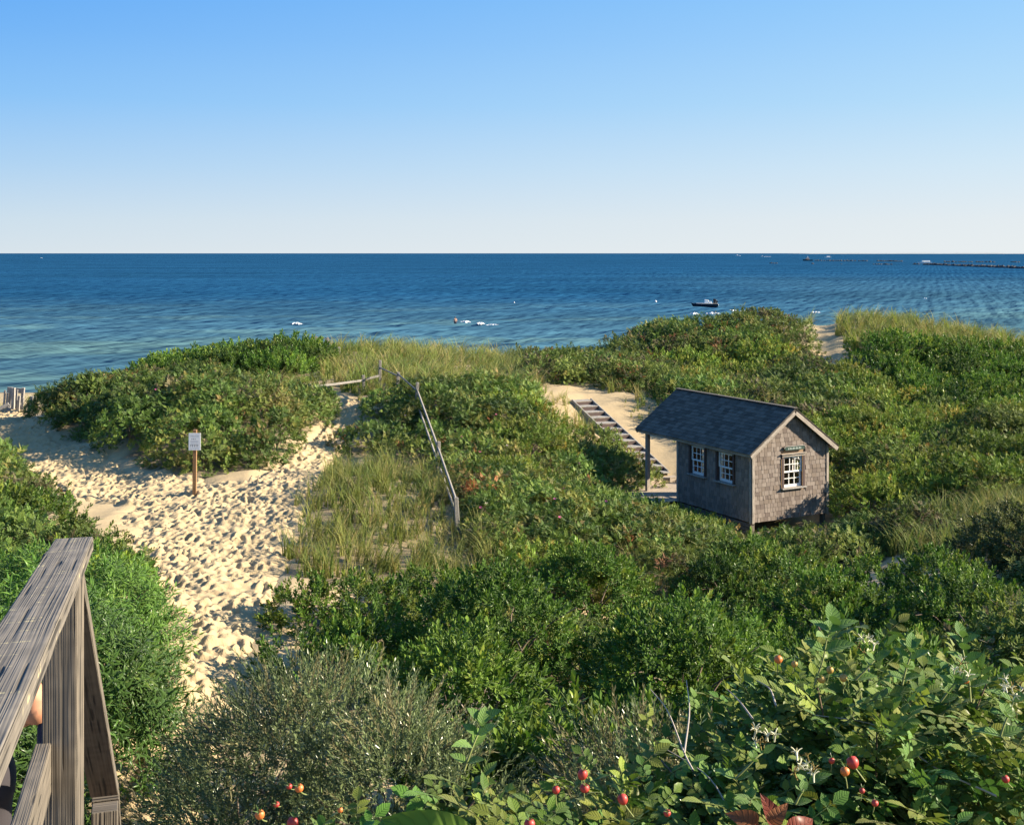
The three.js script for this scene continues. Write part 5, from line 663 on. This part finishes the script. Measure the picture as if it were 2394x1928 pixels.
function roseBush(label, x, d, r, h, seed, caneN, hips, o = {}) {
  const R = mulberry(seed), y0 = H(x, d), b = thing('rose_bush', label, 'rose bush', [x, y0, -d], 0, 'rose bushes below the viewer'), sites = [], extra = [];
  for (let c = 0; c < caneN; c++) {
    const a = c * 2.39996 + R() * 0.5, k = Math.sqrt((c + 0.5) / caneN), top = V(Math.cos(a) * r * k, h * (1 - 0.42 * k * k) * (0.9 + 0.16 * R()), Math.sin(a) * r * k), pts = [V(top.x * 0.12, -0.1, top.z * 0.12), V(top.x * 0.3, top.y * 0.4, top.z * 0.3), V(top.x * 0.68, top.y * 0.8, top.z * 0.68), top];
    part('cane', tubeGeo(pts, 0.006, 0.002, 5, 14), R() < 0.35 ? matTwigPale : matCane, b); const curve = new THREE.CatmullRomCurve3(pts);
    for (let i = 0; i < 17; i++) { const t = 0.42 + 0.58 * (i + R() * 0.6) / 17, p = curve.getPoint(Math.min(1, t)), tan = curve.getTangent(Math.min(1, t)), az = i * 2.4 + R(), out = V(Math.cos(az), 0.35 + 0.4 * R(), Math.sin(az)).addScaledVector(tan, 0.45).normalize(); sites.push([p, out]);
      for (let q = 0; q < 12; q++) { const az2 = R() * 6.28, p2 = p.clone().add(V((R() - 0.5) * 0.24, (R() - 0.75) * 0.24, (R() - 0.5) * 0.24)); extra.push([p2, V(Math.cos(az2), 0.3 + 0.5 * R(), Math.sin(az2)).normalize()]); } }
  }
  sites.sort((p, q) => q[0].y - p[0].y);
  sites.forEach(([p, dir], i) => { const g = roseLeaves[Math.floor(R() * 3)], s = 0.75 + 0.4 * R(); if (i < 260) oriented(part('leaf', g, roseLeafMats[Math.floor(R() * 4)], b), p, dir, V((R() - 0.35) * 2.2, 1, (R() - 0.4) * 1.6), s); else extra.push([p, dir]); });
  const im = new THREE.InstancedMesh(roseLeaves[1], new THREE.MeshPhysicalMaterial({ color: 0xffffff, roughness: 0.85, clearcoat: 0.06, clearcoatRoughness: 0.25, specularIntensity: 0.35, transmission: 0.35, thickness: 0, side: THREE.DoubleSide, bumpMap: vein, bumpScale: 0.002 }), extra.length), tmp = new THREE.Object3D(); im.name = 'leaves'; im.userData.kind = 'stuff'; shadows(im);
  extra.forEach(([p, dir], i) => { oriented(tmp, p, dir, V((R() - 0.35) * 2.2, 1, (R() - 0.4) * 1.6), 0.7 + 0.45 * R()); tmp.updateMatrix(); im.setMatrixAt(i, tmp.matrix); const v = 0.75 + 0.5 * R(); im.setColorAt(i, rgb((0.085 + 0.10 * R()) * v, 0.20 * v, 0.028 * v)); }); b.add(im); sprayCount += extra.length;
  for (const [px, py, dd, s, mi] of hips) hip(b, W(px, py, dd).sub(b.position), s, mi);
  return b;
}
const bushA = roseBush('tallest rose bush with orange hips and vines at the corner below the viewer', 0.98, 3.25, 0.72, 1.42, 1, 26, [[1994, 1782, 2.5, 1.25, 0], [1976, 1803, 2.45, 0.95, 1], [1820, 1541, 2.9, 1.0, 1], [1941, 1566, 2.9, 0.85, 2], [1921, 1587, 2.85, 0.95, 2], [1972, 1584, 2.85, 0.9, 2], [2046, 1877, 2.4, 0.7, 0], [2016, 1848, 2.4, 0.55, 0], [2352, 1821, 2.6, 0.8, 0], [2258, 1588, 2.9, 0.9, 1], [1858, 1552, 2.9, 0.75, 2], [1945, 1778, 2.5, 0.6, 0]]);
const bushB = roseBush('rose bush with red hips under the leafy vine shoot', 0.17, 2.75, 0.5, 1.06, 2, 16, [[1362, 1810, 2.4, 1.0, 0], [1367, 1842, 2.4, 0.95, 0], [1456, 1868, 2.35, 1.0, 0], [1238, 1926, 2.2, 1.0, 0], [1300, 1846, 2.45, 0.8, 0]]);
const bushC = roseBush('low rose bush with orange hips nearest the olive bush', -0.42, 2.75, 0.5, 1.05, 3, 14, [[699, 1842, 2.5, 0.9, 1], [676, 1838, 2.55, 0.6, 0], [607, 1904, 2.4, 0.95, 1], [646, 1880, 2.45, 0.6, 0], [684, 1923, 2.3, 1.1, 0], [795, 1893, 2.4, 0.55, 1]]);
const bushD = roseBush('small rose bush between the red hips and the tallest bush', 0.52, 2.7, 0.45, 1.0, 4, 14, [[1560, 1900, 2.3, 0.7, 0]]);
// bare pale canes
{ const R = mulberry(12); [[[1620, 1800], [1600, 1760], [1560, 1660], [1520, 1610]], [[1600, 1760], [1612, 1660], [1605, 1590]], [[1760, 1680], [1730, 1640], [1700, 1610]], [[1815, 1650], [1800, 1610], [1770, 1590]], [[2330, 1860], [2180, 1790], [2060, 1700], [1900, 1670]], [[1720, 1928], [1660, 1820], [1540, 1740]]].forEach((l, i) => part('bare_cane', tubeGeo(l.map(([px, py], k) => W(px, py, 2.65 + 0.1 * k + 0.05 * i).sub(bushA.position)), 0.0026, 0.001, 5, 16), matTwigPale, bushA)); }
function vine(label, pts, seed, o = {}) { // honeysuckle shoot: opposite pairs of leaves
  const R = mulberry(seed), base = pts[0], v = thing('honeysuckle_vine', label, 'vine', base.toArray(), 0, 'honeysuckle shoots over the rose bushes'), P = pts.map((p) => p.clone().sub(base)), curve = new THREE.CatmullRomCurve3(P); part('stem', tubeGeo(P, 0.0028, 0.0014, 5, 20), matGreenStem, v);
  const n = o.pairs ?? 6; for (let i = 0; i < n; i++) { const t = lerp(o.from ?? 0.35, 1, i / (n - 1)), p = curve.getPoint(t), a = i * 1.57 + R() * 0.5; for (const s of [0, Math.PI]) { const out = V(Math.cos(a + s), 0.5 + 0.5 * (i / n), Math.sin(a + s) * 0.8).normalize(); oriented(part('leaf', ovate[Math.floor(R() * 3)], vineMats[Math.floor(R() * 2)], v), p, out, V(0.2, 1, 0.35), (0.95 + 0.35 * R()) * (o.size ?? 1)); } }
  if (o.flowers) for (let k = 0; k < o.flowers; k++) { const p = curve.getPoint(0.8 + 0.2 * R()), f = part('flower', mergeGeometries([0, 1, 2, 3, 4].map((q) => { const az = q * 1.257 + R(), e = V(Math.cos(az) * 0.012, 0.022 + 0.008 * R(), Math.sin(az) * 0.012); return tubeGeo([V(0, 0, 0), V(e.x * 0.25, 0.02, e.z * 0.25), e, e.clone().multiplyScalar(1.25).add(V(0, -0.006, 0))], 0.0018, 0.0013, 4, 8); })), k % 3 === 2 ? matYellow : matPetal, v); f.position.copy(p).add(V((R() - 0.5) * 0.06, 0.01 + 0.03 * R(), (R() - 0.5) * 0.06)); f.rotation.set((R() - 0.5) * 2, R() * 6, (R() - 0.5) * 2); f.scale.setScalar(0.6 + 0.3 * R()); }
  return v;
}
const matPetal = new THREE.MeshPhysicalMaterial({ color: rgb(0.72, 0.70, 0.48), roughness: 0.7, transmission: 0.3, thickness: 0, side: THREE.DoubleSide });
vine('upright honeysuckle shoot topping the tallest rose bush', [W(1905, 1600, 2.85), W(1925, 1540, 2.85), W(1935, 1490, 2.86), W(1950, 1462, 2.88)], 1, { pairs: 4, from: 0.45, size: 1.05 });
vine('honeysuckle shoot standing past the upright one on the tallest bush', [W(2270, 1640, 2.9), W(2265, 1580, 2.9), W(2252, 1520, 2.92), W(2250, 1490, 2.95)], 2, { pairs: 6, from: 0.2, size: 0.8 });
vine('honeysuckle shoot with pointed leaves in the middle of the tallest bush', [W(2110, 1600, 2.8), W(2120, 1560, 2.8), W(2130, 1530, 2.82), W(2125, 1515, 2.85)], 3, { pairs: 5, from: 0.1, size: 0.8 });
vine('pale green vine shoot rising alone above the middle rose bush', [W(1085, 1800, 2.3), W(1105, 1745, 2.3), W(1122, 1705, 2.32), W(1128, 1686, 2.35)], 4, { pairs: 5, from: 0.1, size: 0.72 });
vine('honeysuckle with white and yellow blossom among the rose canes', [W(1720, 1820, 2.45), W(1750, 1790, 2.45), W(1770, 1770, 2.46), W(1785, 1760, 2.5)], 5, { pairs: 3, from: 0, size: 0.7, flowers: 9 });
vine('honeysuckle with yellow blossom below the orange hips', [W(1860, 1880, 2.35), W(1870, 1860, 2.35), W(1880, 1845, 2.36), W(1890, 1832, 2.4)], 6, { pairs: 3, from: 0, size: 0.6, flowers: 9 });
vine('honeysuckle with bright blossom at the outer edge of the tallest bush', [W(2340, 1720, 2.6), W(2350, 1690, 2.6), W(2362, 1665, 2.62), W(2370, 1640, 2.65)], 7, { pairs: 3, from: 0, size: 0.8, flowers: 10 });
vine('honeysuckle blossom beside the upright shoot', [W(2000, 1590, 2.85), W(2025, 1565, 2.85), W(2040, 1550, 2.86), W(2048, 1542, 2.88)], 8, { pairs: 3, from: 0, size: 0.7, flowers: 6 });
vine('honeysuckle with pale blossom near the upper edge of the tallest bush', [W(2200, 1640, 2.8), W(2215, 1620, 2.8), W(2230, 1600, 2.8), W(2235, 1590, 2.82)], 9, { pairs: 4, from: 0, size: 0.8, flowers: 6 });
{ // broad leaves close to the lens
  const s = thing('leafy_shoot', 'broad ribbed green leaf poking up closest to the viewer', 'plant', W(1010, 2060, 1.45).toArray()), o = s.position; part('stem', tubeGeo([V(0, -0.45, 0), V(0.01, -0.2, 0), V(0, 0, 0)], 0.004, 0.002, 6), matGreenStem, s);
  oriented(part('leaf', bladeGeo(0.125, 0.062, 0.45, 0.35, 8), roseLeafMats[0], s), W(1130, 2012, 1.42).sub(o), V(-0.9, 0.5, 0.1), V(0.2, 0.7, 1)); oriented(part('leaf', bladeGeo(0.1, 0.05, 0.3, 0.2, 6), roseLeafMats[1], s), W(1000, 2010, 1.45).sub(o), V(-0.8, 0.35, 0.2), V(0.2, 0.8, 0.7));
  const t = thing('withered_shoot', 'rust red withered leaves beside the yellow blossom', 'plant', W(1810, 1935, 2.1).toArray()); part('stem', tubeGeo([V(0, -0.5, 0), V(0.01, -0.2, 0), V(0, 0, 0)], 0.004, 0.002, 6), matCane, t);
  [[-0.03, 0.0, -0.7, 0.6, 0.9], [0.0, 0.012, -0.2, 1, 0.8], [0.02, -0.005, 0.7, 0.5, 1], [-0.01, 0.02, 0.35, 0.9, 0.7], [0.03, 0.0, 1, 0.2, 0.8], [-0.02, 0.01, -1, 0.25, 0.8]].forEach(([x, y, dx, dy, s2], i) => oriented(part('leaf', bladeGeo(0.05, 0.042, 0.7 - 0.2 * (i % 3), 0.9, 6), i % 3 ? matDead : matRust, t), V(x, y, 0.01 * i), V(dx, dy, 0.3 * (i % 2)), V(0.5 - 0.3 * i, 0.6, 1), s2));
}
roseBush('rose bush at the outer edge beyond the tallest one', 1.55, 3.5, 0.5, 1.3, 5, 14, []);

console.log('shrubs', shrubCount, 'instances', sprayCount);
renderer.render(scene, camera);
